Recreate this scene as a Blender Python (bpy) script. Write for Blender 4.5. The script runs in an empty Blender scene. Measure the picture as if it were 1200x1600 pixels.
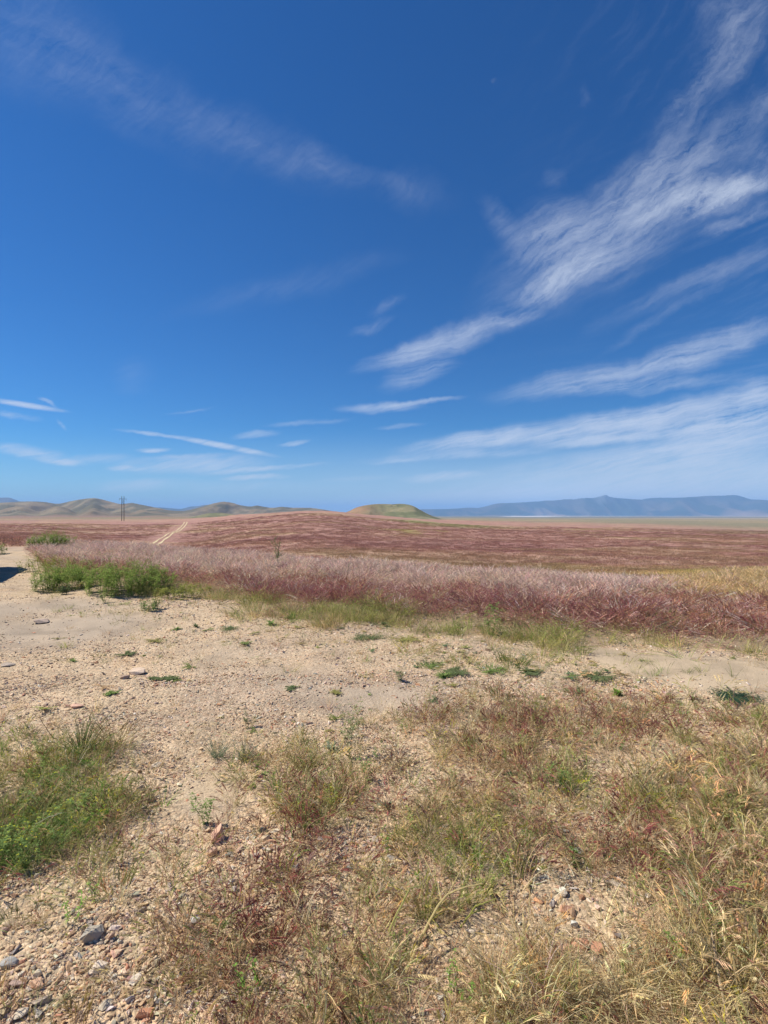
import bpy, math, random
import numpy as np
from mathutils import Vector, Matrix, Euler

# ------------------------------------------------------------------ camera, sky, sun, exposure
F = 820.0          # focal length in photo pixels (photo 1200 x 1600)
HC = 1.55          # eye height
sc = bpy.context.scene
cam_d = bpy.data.cameras.new("camera"); cam = bpy.data.objects.new("camera", cam_d)
sc.collection.objects.link(cam); sc.camera = cam
cam.location = (0, 0, HC); cam.rotation_euler = (math.radians(90), 0, 0)
cam_d.sensor_fit = 'VERTICAL'; cam_d.sensor_height = 36.0; cam_d.lens = F / 1600 * 36.0
cam_d.clip_start = 0.05; cam_d.clip_end = 150000
sc.view_settings.view_transform = 'Standard'; sc.view_settings.look = 'None'
sc.view_settings.exposure = 0.42; sc.view_settings.gamma = 1.0
sc.cycles.max_bounces = 6; sc.cycles.diffuse_bounces = 3; sc.cycles.glossy_bounces = 2
sc.cycles.transmission_bounces = 4; sc.cycles.volume_bounces = 1; sc.cycles.transparent_max_bounces = 8
sc.cycles.use_denoising = True; sc.cycles.denoiser = 'OPENIMAGEDENOISE'; sc.cycles.denoising_prefilter = 'ACCURATE'; sc.cycles.denoising_input_passes = 'RGB_ALBEDO_NORMAL'

SUN_EL = math.radians(50.0)
SUN_AZ = math.radians(-78.0)            # compass angle from +Y, negative = to the left
sdir = Vector((math.sin(SUN_AZ) * math.cos(SUN_EL), math.cos(SUN_AZ) * math.cos(SUN_EL), math.sin(SUN_EL)))
sl = bpy.data.lights.new("sun", 'SUN'); so = bpy.data.objects.new("sun", sl); sc.collection.objects.link(so)
sl.energy = 4.9; sl.angle = math.radians(0.53); sl.color = (1.0, 0.92, 0.78)
so.location = (0, 0, 50); so.rotation_euler = sdir.to_track_quat('Z', 'Y').to_euler()

world = bpy.data.worlds.new("World"); sc.world = world; world.use_nodes = True
wt = world.node_tree; wt.nodes.clear()
WS = 0.12

class NT:
    """small helper round a node tree"""
    def __init__(s, t): s.t = t
    def n(s, kind, **kw):
        nd = s.t.nodes.new(kind)
        for k, v in kw.items():
            if k.startswith('in_'):
                key = k[3:]; key = int(key) if key.isdigit() else key.replace('_', ' ')
                s.set(nd, key, v)
            else: setattr(nd, k, v)
        return nd
    def set(s, nd, key, v):
        if isinstance(v, bpy.types.NodeSocket): s.t.links.new(v, nd.inputs[key])
        else: nd.inputs[key].default_value = v
    def m(s, op, a, b=None, c=None, clamp=False):
        nd = s.t.nodes.new('ShaderNodeMath'); nd.operation = op; nd.use_clamp = clamp
        for i, v in enumerate((a, b, c)):
            if v is not None: s.set(nd, i, v)
        return nd.outputs[0]
    def vm(s, op, a, b=None, scale=None):
        nd = s.t.nodes.new('ShaderNodeVectorMath'); nd.operation = op
        s.set(nd, 0, a)
        if b is not None: s.set(nd, 1, b)
        if scale is not None: s.set(nd, 3, scale)
        return nd.outputs['Value'] if op in ('LENGTH', 'DOT_PRODUCT') else nd.outputs[0]
    def noise(s, vec, scale, detail=4, rough=0.55, dist=0.0):
        nd = s.t.nodes.new('ShaderNodeTexNoise'); s.set(nd, 'Vector', vec)
        nd.inputs['Scale'].default_value = scale; nd.inputs['Detail'].default_value = detail
        nd.inputs['Roughness'].default_value = rough; nd.inputs['Distortion'].default_value = dist
        return nd
    def rng(s, v, a, b, c=0.0, d=1.0, smooth=False):
        nd = s.t.nodes.new('ShaderNodeMapRange'); nd.interpolation_type = 'SMOOTHSTEP' if smooth else 'LINEAR'
        s.set(nd, 0, v)
        for i, x in ((1, a), (2, b), (3, c), (4, d)): s.set(nd, i, x)
        return nd.outputs[0]
    def mix(s, fac, a, b, mode='MIX'):
        nd = s.t.nodes.new('ShaderNodeMix'); nd.data_type = 'RGBA'; nd.blend_type = mode
        s.set(nd, 0, fac); s.set(nd, 6, a); s.set(nd, 7, b)
        return nd.outputs[2]
    def combine(s, x, y, z):
        nd = s.t.nodes.new('ShaderNodeCombineXYZ'); s.set(nd, 0, x); s.set(nd, 1, y); s.set(nd, 2, z); return nd.outputs[0]

def build_world():
    w = NT(wt)
    out = w.n('ShaderNodeOutputWorld'); bg = w.n('ShaderNodeBackground'); bg.inputs[1].default_value = WS
    wt.links.new(bg.outputs[0], out.inputs[0])
    sky = w.n('ShaderNodeTexSky', sky_type='NISHITA', sun_disc=False)
    sky.sun_elevation = SUN_EL; sky.sun_rotation = SUN_AZ
    sky.altitude = 900; sky.air_density = 1.0; sky.dust_density = 0.25; sky.ozone_density = 3.0
    hs = w.n('ShaderNodeHueSaturation'); hs.inputs['Saturation'].default_value = 1.22; hs.inputs['Value'].default_value = 0.86
    wt.links.new(sky.outputs[0], hs.inputs['Color'])
    tc = w.n('ShaderNodeTexCoord'); sep = w.n('ShaderNodeSeparateXYZ'); wt.links.new(tc.outputs['Generated'], sep.inputs[0])
    x, y, z = sep.outputs
    ys = w.m('MAXIMUM', y, 0.02)
    u = w.m('DIVIDE', x, ys); v = w.m('DIVIDE', z, ys)      # bearing and elevation of a cloud bank, as tangents
    uv = w.combine(u, v, 0.0)
    # gentle warp so that the banks get ragged, wind-drawn edges
    wn = w.noise(uv, 2.2, 2, 0.5); wn2 = w.noise(uv, 9.0, 5, 0.62)
    wv = w.vm('ADD', w.vm('SCALE', w.vm('SUBTRACT', wn.outputs['Color'], (0.5, 0.5, 0.5)), scale=0.10), w.vm('SCALE', w.vm('SUBTRACT', wn2.outputs['Color'], (0.5, 0.5, 0.5)), scale=0.10))
    warp = w.vm('SCALE', wv, scale=w.m('ADD', w.m('MULTIPLY', v, 1.1), 0.12))
    uvw = w.vm('ADD', uv, warp)
    # position on a flat cloud deck (converges to the horizon)
    zs = w.m('ADD', z, 0.10)
    deck = w.combine(w.m('DIVIDE', x, zs), w.m('DIVIDE', y, zs), 0.0)
    S = [  # px, py, half length, half width, angle, strength
        (60, 60, 200, 110, -30, .075), (230, 165, 210, 70, -30, .055), (400, 225, 180, 50, -22, .062), (500, 258, 90, 34, -10, .07), (650, 298, 75, 40, -12, .06), (600, 275, 60, 20, -20, .03),
        (960, 360, 240, 85, 32, .30), (1090, 315, 150, 34, 18, .55), (1140, 300, 90, 18, 18, .5), (905, 425, 120, 34, 27, .42), (860, 370, 80, 60, 50, .26), (845, 450, 70, 18, 25, .36),
        (855, 275, 26, 16, 50, .05), (1000, 300, 150, 50, 35, .22), (1150, 345, 90, 14, 25, .26), (790, 350, 60, 26, -50, .14), (1070, 240, 120, 50, 45, .10),
        (710, 528, 130, 24, 19, .46), (650, 548, 60, 20, 26, .34), (655, 582, 70, 20, 20, .36), (780, 503, 70, 12, 12, .34), (600, 560, 60, 16, 20, .20),
        (960, 585, 200, 24, 9, .50), (1120, 540, 130, 24, 16, .50), (1010, 600, 170, 12, 4, .26),
        (930, 665, 300, 24, 8, .50), (1060, 640, 220, 24, 10, .34), (740, 688, 120, 15, 8, .50), (930, 688, 100, 10, 6, .50), (1080, 668, 170, 16, 8, .45),
        (1130, 690, 200, 34, 9, .55), (1170, 655, 120, 26, 9, .50), (970, 722, 260, 28, 7, .46), (1120, 735, 220, 30, 5, .55),
        (1060, 770, 480, 34, 2, .62), (800, 775, 300, 16, 2, .36), (1100, 785, 420, 22, 0, .5),
        (590, 635, 70, 9, 2, .50), (660, 626, 50, 8, 8, .50), (690, 745, 66, 8, 3, .85), (480, 661, 46, 8, 6, .35), (560, 748, 70, 5, 3, .20),
        (35, 632, 72, 5.0, -9, 1.1), (350, 697, 84, 5.4, -11, 1.2), (245, 677, 46, 6, -6, .6), (76, 628, 14, 6, -30, .4), (96, 660, 9, 7, -50, .25),
        (20, 652, 34, 10, -3, .36), (45, 707, 60, 12, -5, .9), (98, 721, 30, 10, -4, .95), (300, 725, 120, 17, 2, .75), (200, 732, 24, 8, 0, .7),
        (402, 681, 28, 11, 5, .6), (400, 732, 56, 8, 4, .7), (400, 744, 60, 5, 1, .8), (243, 702, 20, 7, 3, .8), (290, 712, 50, 7, 3, .4),
        (208, 759, 60, 12, 2, .5), (150, 716, 60, 9, 3, .35), (480, 725, 30, 5, 3, .25), (460, 693, 18, 6, 10, .45), (340, 760, 220, 14, 0, .22),
        (210, 585, 40, 34, 0, .05), (605, 480, 30, 10, 20, .14), (580, 505, 40, 10, 10, .18), (450, 450, 200, 26, 14, .05), (300, 640, 30, 4, 5, .2),
        (1150, 40, 110, 60, 62, .17), (1100, 130, 190, 46, 50, .10), (1170, 180, 140, 34, 42, .15), (1060, 170, 100, 26, 50, .08), (905, 145, 20, 12, 60, .05),
        (1100, 440, 200, 20, 24, .14), (622, 664, 30, 7, 5, .28), (720, 712, 160, 8, 3, .30), (1040, 495, 120, 10, 30, .12),
        (1180, 620, 60, 34, 10, .30), (620, 720, 40, 5, 3, .3), (1190, 240, 60, 40, 30, .18), (757, 127, 8, 6, 0, .07)]
    tot = None
    base_uv, base_uvw = uv, uvw
    for q, (px, py, L, W, a, st) in enumerate(S):
        if q and q % 8 == 0:      # chains the sums so that Cycles evaluates them in small batches
            tiny = w.m('MULTIPLY', tot, 1e-6); uv_ = w.vm('ADD', base_uv, tiny); uvw_ = w.vm('ADD', base_uvw, tiny)
        elif not q: uv_, uvw_ = base_uv, base_uvw
        mp = w.n('ShaderNodeMapping', vector_type='TEXTURE')
        small = W < 12
        wt.links.new((uv_ if small and L > 60 and W < 6 else uvw_), mp.inputs[0])
        mp.inputs['Location'].default_value = ((px - 600) / F, (800 - py) / F, 0)
        mp.inputs['Rotation'].default_value = (0, 0, math.radians(a))
        k_ = .62 if (W < 13 and L < 60 and py > 600) else 1.0; mp.inputs['Scale'].default_value = (L * (2 - k_) / F, W * k_ / F, 1)
        ln = w.vm('LENGTH', mp.outputs[0])
        c = w.rng(ln, 1.2, 0.0, 0.0, st * (1.5 if px > 700 and py > 600 else (.92 if py < 600 else 1.05)), smooth=True)
        tot = c if tot is None else w.m('ADD', tot, c)
    # fibres drawn out along the wind: three sets, fanning steeper with height, broken up by curdled texture
    def fibre(vec, ang, stretch, scale, dist=0.0, detail=7):
        mp = w.n('ShaderNodeMapping', vector_type='TEXTURE'); wt.links.new(vec, mp.inputs[0])
        mp.inputs['Rotation'].default_value = (0, 0, math.radians(ang)); mp.inputs['Scale'].default_value = (1.0, stretch, 1)
        return w.noise(mp.outputs[0], scale, detail, 0.64, dist).outputs[0]
    soft = w.vm('ADD', uv, w.vm('SCALE', warp, scale=0.35))
    fa = fibre(soft, 9, 0.075, 3.4); fb = fibre(soft, 26, 0.13, 4.2); fc = fibre(soft, 56, 0.16, 4.6)
    lo = w.rng(v, 0.28, 0.42, 0, 1, True); hi = w.rng(v, 0.45, 0.95, 0, 0.8, True)
    f1 = w.m('ADD', w.m('MULTIPLY', fa, w.m('SUBTRACT', 1.0, lo)), w.m('MULTIPLY', fb, lo))
    f1 = w.m('ADD', w.m('MULTIPLY', f1, w.m('SUBTRACT', 1.0, hi)), w.m('MULTIPLY', fc, hi))
    fd = fibre(soft, -27, 0.16, 2.6, 0.0, 6); lf = w.m('MULTIPLY', w.rng(u, 0.22, 0.02, 0, 1, True), w.rng(v, 0.38, 0.5, 0, 1, True))
    f1 = w.m('ADD', w.m('MULTIPLY', f1, w.m('SUBTRACT', 1.0, lf)), w.m('MULTIPLY', fd, lf))
    f1b = w.m('ADD', w.m('MULTIPLY', f1, 0.62), w.m('MULTIPLY', w.m('ADD', w.m('MULTIPLY', fb, w.m('SUBTRACT', 1.0, lo)), w.m('MULTIPLY', fc, lo)), 0.38))
    f3 = w.noise(uvw, 14.0, 7, 0.70, 0.0).outputs[0]
    fib = w.m('ADD', w.m('MULTIPLY', f1b, 0.72), w.m('MULTIPLY', f3, 0.28))
    fine = w.m('ADD', w.m('MULTIPLY', fibre(uvw, 14, 0.05, 9.0, 0.0, 6), w.m('SUBTRACT', 1.0, lo)), w.m('MULTIPLY', fibre(uvw, 36, 0.10, 11.0, 0.0, 6), lo))
    fib = w.m('ADD', w.m('MULTIPLY', fib, 0.72), w.m('MULTIPLY', fine, 0.28))
    fib = w.rng(fib, 0.39, 0.635, 0.05, 2.0, smooth=False)
    alpha = w.m('MULTIPLY', tot, fib)
    # faint general cirrus veil, thicker towards the right-hand side
    veil = w.m('MULTIPLY', w.rng(f1, 0.46, 0.8, 0, 1, True), w.rng(u, 0.1, 0.9, 0.0, 0.12, True))
    alpha = w.m('ADD', alpha, veil)
    # pale band just over the horizon, right side
    alpha = w.m('MULTIPLY', alpha, w.rng(y, 0.0, 0.25, 0, 1, True))
    alpha = w.m('SUBTRACT', 1.0, w.m('EXPONENT', w.m('MULTIPLY', alpha, -1.25)))
    low = w.m('MULTIPLY', w.rng(v, 0.17, -0.03, 0.0, 1.0, True), w.rng(u, -0.6, 0.5, 0.32, 0.80, True))
    alpha = w.m('ADD', w.m('MULTIPLY', alpha, w.rng(z, -0.01, 0.01, 0, 0.86)), w.m('MULTIPLY', low, w.m('SUBTRACT', 1.0, alpha)))
    cc = (0.50 / WS, 0.555 / WS, 0.66 / WS, 1)
    skyc = w.vm('MULTIPLY', hs.outputs[0], (.25, .535, .755))
    col = w.mix(alpha, skyc, cc)
    wt.links.new(col, bg.inputs[0])
build_world()

# ------------------------------------------------------------------ helpers
rs = np.random.RandomState(7); random.seed(7)
def sstep(a, b, x):
    t = np.clip((x - a) / (b - a), 0, 1); return t * t * (3 - 2 * t)
def _hash(ix, iy, seed):
    h = (ix.astype(np.int64) * 374761393 + iy.astype(np.int64) * 668265263 + seed * 982451653) & 0xFFFFFFFF
    h = ((h ^ (h >> 13)) * 1274126177) & 0xFFFFFFFF
    h = ((h ^ (h >> 16)) * 2246822519) & 0xFFFFFFFF
    return ((h ^ (h >> 15)) & 0xFFFFFF) / float(0xFFFFFF)
def vnoise(x, y, seed=0):
    ix = np.floor(x); iy = np.floor(y); fx = x - ix; fy = y - iy
    fx = fx * fx * fx * (fx * (fx * 6 - 15) + 10); fy = fy * fy * fy * (fy * (fy * 6 - 15) + 10)
    a = _hash(ix, iy, seed); b = _hash(ix + 1, iy, seed); c = _hash(ix, iy + 1, seed); d = _hash(ix + 1, iy + 1, seed)
    return (a * (1 - fx) + b * fx) * (1 - fy) + (c * (1 - fx) + d * fx) * fy
def fbm(x, y, seed=0, oct=4, gain=0.5):
    t = 0; amp = 1; s = 0
    x = np.asarray(x, float); y = np.asarray(y, float)
    for i in range(oct):
        t = t + amp * vnoise(x * 2 ** i + 17.3 * i, y * 2 ** i + 5.1 * i, seed + i); s += amp; amp *= gain
    return t / s
def ridged(x, y, seed=0, oct=4):
    t = 0; amp = 1; s = 0
    for i in range(oct):
        t = t + amp * (1 - np.abs(2 * vnoise(x * 2 ** i + 9.7 * i, y * 2 ** i + 3.3 * i, seed + i) - 1)); s += amp; amp *= 0.5
    return t / s
def pchip(xs, ys, x):
    xs = np.asarray(xs, float); ys = np.asarray(ys, float); h = np.diff(xs); d = np.diff(ys) / h
    m = np.zeros_like(ys); m[0] = d[0]; m[-1] = d[-1]
    for i in range(1, len(xs) - 1):
        if d[i - 1] * d[i] > 0:
            w1 = 2 * h[i] + h[i - 1]; w2 = h[i] + 2 * h[i - 1]; m[i] = (w1 + w2) / (w1 / d[i - 1] + w2 / d[i])
    k = np.clip(np.searchsorted(xs, x) - 1, 0, len(xs) - 2); t = np.clip((x - xs[k]) / h[k], 0, 1)
    t2 = t * t; t3 = t2 * t
    return (2*t3-3*t2+1)*ys[k] + (t3-2*t2+t)*h[k]*m[k] + (-2*t3+3*t2)*ys[k+1] + (t3-t2)*h[k]*m[k+1]
C = sc.collection
def tag(o, label=None, cat=None, group=None, kind=None):
    if label: o['label'] = label
    if cat: o['category'] = cat
    if group: o['group'] = group
    if kind: o['kind'] = kind
    return o
def mesh_np(name, V, Q, attrs=None, smooth=False, mat=None):
    """V (n,3), Q (m,k) faces of one size k; attrs name -> ('c'|'f', array per point)"""
    me = bpy.data.meshes.new(name); V = np.asarray(V, np.float32); Q = np.asarray(Q, np.int32); k = Q.shape[1]
    me.vertices.add(len(V)); me.vertices.foreach_set('co', V.ravel())
    me.loops.add(Q.size); me.loops.foreach_set('vertex_index', Q.ravel())
    me.polygons.add(len(Q)); me.polygons.foreach_set('loop_start', np.arange(0, Q.size, k, dtype=np.int32))
    me.polygons.foreach_set('loop_total', np.full(len(Q), k, np.int32))
    me.polygons.foreach_set('use_smooth', np.full(len(Q), smooth))
    me.update(calc_edges=True)
    for nm, (ty, arr) in (attrs or {}).items():
        if ty == 'c':
            a = me.attributes.new(nm, 'FLOAT_COLOR', 'POINT'); c4 = np.ones((len(V), 4), np.float32); c4[:, :3] = arr
            a.data.foreach_set('color', c4.ravel())
        else:
            a = me.attributes.new(nm, 'FLOAT', 'POINT'); a.data.foreach_set('value', np.asarray(arr, np.float32))
    if mat: me.materials.append(mat)
    return me
def link(name, me, parent=None, coll=C):
    o = bpy.data.objects.new(name, me)
    if coll: coll.objects.link(o)
    if parent: o.parent = parent
    return o
def empty(name, loc, rz=0):
    o = bpy.data.objects.new(name, None); C.objects.link(o); o.location = loc; o.rotation_euler = (0, 0, rz); o.empty_display_size = .2
    return o

# ------------------------------------------------------------------ terrain function
TD = [0, 6, 10, 14, 18, 24, 32, 45, 60, 80, 120, 160, 240, 330, 450, 650, 1000, 2000, 5000, 15000, 60000]
def zy(D, y): return HC - D * (y - 800) / F
cols = {
  -600: {0:0,24:0,32:-.3,45:-1.2,60:-2.2,80:-3.4,120:-4.6,160:-5.6,240:-6.4,330:-6.4,450:-6,650:-7.5,1000:-11,2000:-18,5000:-45,15000:-90,60000:-330},
  0:    {0:0,24:0,32:-.05,45:-.9,60:-2.2,80:-3.3,120:zy(120,841),160:zy(160,834),240:zy(240,824.5),330:zy(330,818.5),450:zy(450,813),650:zy(650,811.3),1000:-11,2000:-16,5000:-40,15000:-85,60000:-330},
  200:  {0:0,18:.03,24:-.15,32:-.9,45:-2.2,60:-3.2,80:-4.2,120:-6,160:zy(160,845),240:zy(240,831),330:zy(330,820.5),450:zy(450,813.5),650:zy(650,811.5),1000:-11,2000:-16,5000:-40,15000:-85,60000:-330},
  290:  {0:0,14:.03,18:0,24:-.4,32:-1.3,45:-2.7,60:-3.8,80:-5,120:-6.6,160:zy(160,846),240:zy(240,830),330:zy(330,818.5),450:zy(450,811.2),650:zy(650,811),1000:-12,2000:-17,5000:-40,15000:-85,60000:-330},
  400:  {0:0,14:.03,18:-.08,24:-.8,32:-1.8,45:-3,60:-3.8,80:zy(80,855),120:zy(120,841),160:zy(160,831),240:zy(240,818),330:zy(330,808),450:zy(450,803),650:-6,1000:-14,2000:-20,5000:-40,15000:-85,60000:-330},
  500:  {0:0,12:.03,14:0,18:-.3,24:-1.1,32:-2.1,45:-3.1,60:zy(60,867),80:zy(80,854),120:zy(120,838),160:zy(160,826),240:zy(240,812),330:zy(330,802.5),450:zy(450,798.5),650:-1,1000:-12,2000:-20,5000:-42,15000:-85,60000:-330},
  600:  {0:0,12:0,14:-.03,18:-.5,24:-1.3,32:-2.3,45:-3.2,60:zy(60,870),80:zy(80,858),120:zy(120,843),160:zy(160,833),240:zy(240,820),330:zy(330,811.5),450:zy(450,806.5),650:-7,1000:-15,2000:-22,5000:-45,15000:-88,60000:-330},
  700:  {0:0,10:0,14:-.15,18:-.7,24:-1.5,32:-2.4,45:-3.3,60:zy(60,875),80:zy(80,863),120:zy(120,848),160:zy(160,838.5),240:zy(240,827),330:zy(330,819),450:zy(450,814),650:zy(650,812.2),1000:zy(1000,811.8),2000:-25,5000:-48,15000:zy(15000,806.3),60000:-330},
  800:  {0:0,10:0,12:-.03,14:-.25,18:-.8,24:-1.6,32:-2.4,45:-3.4,60:zy(60,879),80:zy(80,867),120:zy(120,852),160:zy(160,842.5),240:zy(240,831),330:zy(330,823.5),450:zy(450,818),650:zy(650,815),1000:zy(1000,813),2000:zy(2000,810.8),5000:zy(5000,808.6),15000:zy(15000,806.2),60000:-340},
  1000: {0:0,10:-.03,14:-.45,18:-.95,24:-1.6,32:-2.3,45:zy(45,889),60:zy(60,878),80:zy(80,867.5),120:zy(120,853),160:zy(160,844),240:zy(240,833),330:zy(330,826),450:zy(450,821),650:zy(650,817),1000:zy(1000,814.2),2000:zy(2000,811.5),5000:zy(5000,808.8),15000:zy(15000,806.3),60000:-340},
  1200: {0:0,10:-.02,14:-.2,18:-.75,24:-1.4,32:-2.2,45:zy(45,889),60:zy(60,879),80:zy(80,869),120:zy(120,855),160:zy(160,846.5),240:zy(240,837),330:zy(330,830.5),450:zy(450,825),650:zy(650,820),1000:zy(1000,816),2000:zy(2000,812.4),5000:zy(5000,809.3),15000:zy(15000,806.4),60000:-340},
  1800: {0:0,10:-.02,14:-.2,18:-.7,24:-1.4,32:-2.2,45:-3.3,60:-4.1,80:-5.2,120:-7,160:-8.6,240:-11,330:-13.5,450:-16,650:-19,1000:-24,2000:-33,5000:-60,15000:-125,60000:-350}}
ck = sorted(cols); LD = lambda d: np.log(np.asarray(d, float) + 5.0)
NG_P, NG_D = 481, 500
gp = np.linspace(-600, 1800, NG_P); gd = np.linspace(LD(0), LD(60000), NG_D)
_tab = np.stack([pchip(LD(sorted(cols[c])), [cols[c][k] for k in sorted(cols[c])], gd) for c in ck])
TAB = np.stack([pchip(np.array(ck, float), _tab[:, j], gp) for j in range(NG_D)], 1)
# smooth a little across
for _ in range(6): TAB[1:-1] = (TAB[:-2] + 2 * TAB[1:-1] + TAB[2:]) / 4
def zt(X, Y, micro=True):
    X = np.asarray(X, float); Y = np.asarray(Y, float)
    R = np.sqrt(X * X + Y * Y); Ys = np.where(Y > R * 0.4, Y, R * 0.4)
    px = np.clip(600 + F * X / np.maximum(Ys, 1e-3), -600, 1799.9)
    a = (px + 600) / 2400 * (NG_P - 1); b = np.clip((LD(Ys) - gd[0]) / (gd[-1] - gd[0]) * (NG_D - 1), 0, NG_D - 1.001)
    i = np.clip(a.astype(int), 0, NG_P - 2); j = b.astype(int); fa = a - i; fb = b - j
    z = (TAB[i, j] * (1 - fa) + TAB[i + 1, j] * fa) * (1 - fb) + (TAB[i, j + 1] * (1 - fa) + TAB[i + 1, j + 1] * fa) * fb
    z = z * sstep(-0.75, 0.1, Y / np.maximum(R, 1e-3))
    if micro:
        near = 1 - sstep(25, 60, R)
        z = z + near * ((fbm(X / 1.7, Y / 1.7, 3, 3) - .5) * .10 + (fbm(X / .33, Y / .33, 5, 3) - .5) * .035) * sstep(0, 1.5, R)
        mid = sstep(25, 60, R) * (1 - sstep(1500, 4000, R))
        z = z + mid * ((fbm(X / 26, Y / 26, 11, 3) - .5) * np.clip(R * .007, .1, 1.6) + (fbm(X / 4, Y / 4, 12, 2) - .5) * .22)
        z = z - 0.03 * road_ruts(X, Y)
    return z
def to_px(X, Y):
    Y = np.maximum(Y, .3); return 600 + F * X / Y, 800 + F * HC / Y
def road_ruts(X, Y):
    px, py = to_px(X, Y); return np.zeros_like(X) + sstep(0, 1, fbm(X / 5, Y / 2, 31, 2)) * 0.0
def at(px, py, h=0.0):
    """ground point (plus h) seen at a photo pixel"""
    D = HC * F / max(py - 800, 1)
    for _ in range(40):
        z = float(zt(np.array([(px - 600) / F * D]), np.array([D]))[0]) + h
        D = 0.5 * D + 0.5 * max((HC - z) * F / max(py - 800, 1), .5)
    return Vector(((px - 600) / F * D, D, float(zt(np.array([(px - 600) / F * D]), np.array([D]))[0])))
# vegetation borders in photo columns (ground line): bank starts / bank crest depth
BX = [-400, 40, 62, 100, 200, 300, 400, 480, 550, 750, 900, 1000, 1100, 1200, 1500]
BY = [838, 842, 880, 921, 926, 934, 962, 972, 982, 998, 1008, 1012, 1022, 1030, 1045]
CX = [-400, 0, 200, 400, 600, 800, 1000, 1200, 1800]; CD = [26, 25, 22, 17, 14, 12, 10.9, 10.7, 10.7]
def bank_s(X, Y):
    """0 at the near edge of the tall grass, 1 at the crest of the bank; negative on the gravel"""
    px, py = to_px(X, Y)
    yb = np.interp(px, BX, BY); Yb = HC * F / (yb - 800); Yc = np.interp(px, CX, CD)
    Yb = Yb * (1 + (fbm(X / 1.1, Y / 1.1, 21, 4) - .5) * .22)
    Yc = np.maximum(Yc, Yb + 1.5)
    return (Y - Yb) / (Yc - Yb)
def blob(px, py, cx, cy, rx, ry, soft=.5):
    return 1 - sstep(1 - soft, 1 + soft, np.sqrt(((px - cx) / rx) ** 2 + ((py - cy) / ry) ** 2))

A = lambda *c: np.array(c, float)
GRAV = A(.485, .378, .25); DIRT = A(.40, .315, .225); LITT = A(.48, .36, .21); SAND = A(.44, .35, .245)
def lerp(a, b, t): return a + (b - a) * t[..., None]
def field_col(X, Y):
    """colour of the distant cheatgrass field, its pale bare streaks and the plain behind"""
    R = np.sqrt(X * X + Y * Y)
    px, _ = to_px(X, Y)
    red = A(.375, .215, .175); red2 = A(.33, .18, .155); tan = A(.47, .32, .20); grn = A(.28, .27, .11); gold = A(.54, .42, .20)
    n1 = fbm((X + Y * .5) / 30, (Y - X * .3) / 24, 41, 5); n2 = fbm(X / 8, Y / 9, 42, 4); n3 = fbm(X / 80 + 3, Y / 22, 43, 3)
    c = lerp(np.broadcast_to(red, X.shape + (3,)), red2, sstep(.42, .6, n1))
    c = lerp(c, A(.41, .25, .205), sstep(.44, .66, n2) * .45)
    streak = sstep(.52, .70, fbm((X + Y * .4) / 55, (Y - X * .18) / 13, 44, 5)) * .32
    c = lerp(c, tan, streak)
    gg = sstep(.54, .70, fbm(X / 40 + 9, Y / 17, 45, 5)) * .32
    c = lerp(c, grn * .6 + tan * .5, gg)
    # green-gold strip in the hollow behind the bank
    hollow = sstep(26, 34, R) * (1 - sstep(52, 66, R + 14 * (n1 - .5)))
    hollow = hollow * (.45 + .55 * sstep(950, 1080, px)) * sstep(120, 300, px)
    c = lerp(c, grn, hollow * sstep(.38, .55, n2) * .7)
    c = lerp(c, gold, hollow * sstep(.5, .62, n1) * .8)
    # pale crests and green patch near the middle hill
    c = lerp(c, A(.27, .26, .12), blob(px, R, 700, 330, 95, 60) * sstep(.4, .55, n1) * .9)
    c = lerp(c, A(.40, .33, .15), blob(px, R, 650, 190, 60, 22) * sstep(.4, .6, n2) * .8)
    # wide pale line curving across the right
    line = np.exp(-((R - (215 - (px - 800) * .12 + 14 * np.sin(px / 60.0))) / 7.0) ** 2) * sstep(820, 1000, px)
    c = lerp(c, A(.47, .35, .22), line * .7)
    line = np.exp(-((R - (300 + (px - 800) * .05 + 10 * np.sin(px / 45.0))) / 7.0) ** 2) * sstep(560, 700, px) * (1 - sstep(950, 1100, px))
    c = lerp(c, A(.50, .38, .24), line * .7)
    # plain: red dies away into olive, dull tan, then blue-grey brush
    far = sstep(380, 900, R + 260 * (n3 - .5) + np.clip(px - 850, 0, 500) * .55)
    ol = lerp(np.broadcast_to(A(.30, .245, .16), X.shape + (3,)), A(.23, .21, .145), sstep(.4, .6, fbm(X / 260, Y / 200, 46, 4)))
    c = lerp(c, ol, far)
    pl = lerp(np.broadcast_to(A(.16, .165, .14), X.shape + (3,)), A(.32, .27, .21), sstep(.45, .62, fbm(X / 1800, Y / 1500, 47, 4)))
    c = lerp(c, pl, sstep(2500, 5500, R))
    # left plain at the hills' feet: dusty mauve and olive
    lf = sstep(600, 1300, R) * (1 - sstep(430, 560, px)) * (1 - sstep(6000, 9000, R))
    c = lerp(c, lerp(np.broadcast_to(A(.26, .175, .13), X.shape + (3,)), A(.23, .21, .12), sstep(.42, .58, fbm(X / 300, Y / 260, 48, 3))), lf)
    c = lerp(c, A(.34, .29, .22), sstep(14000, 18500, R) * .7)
    return c
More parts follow.
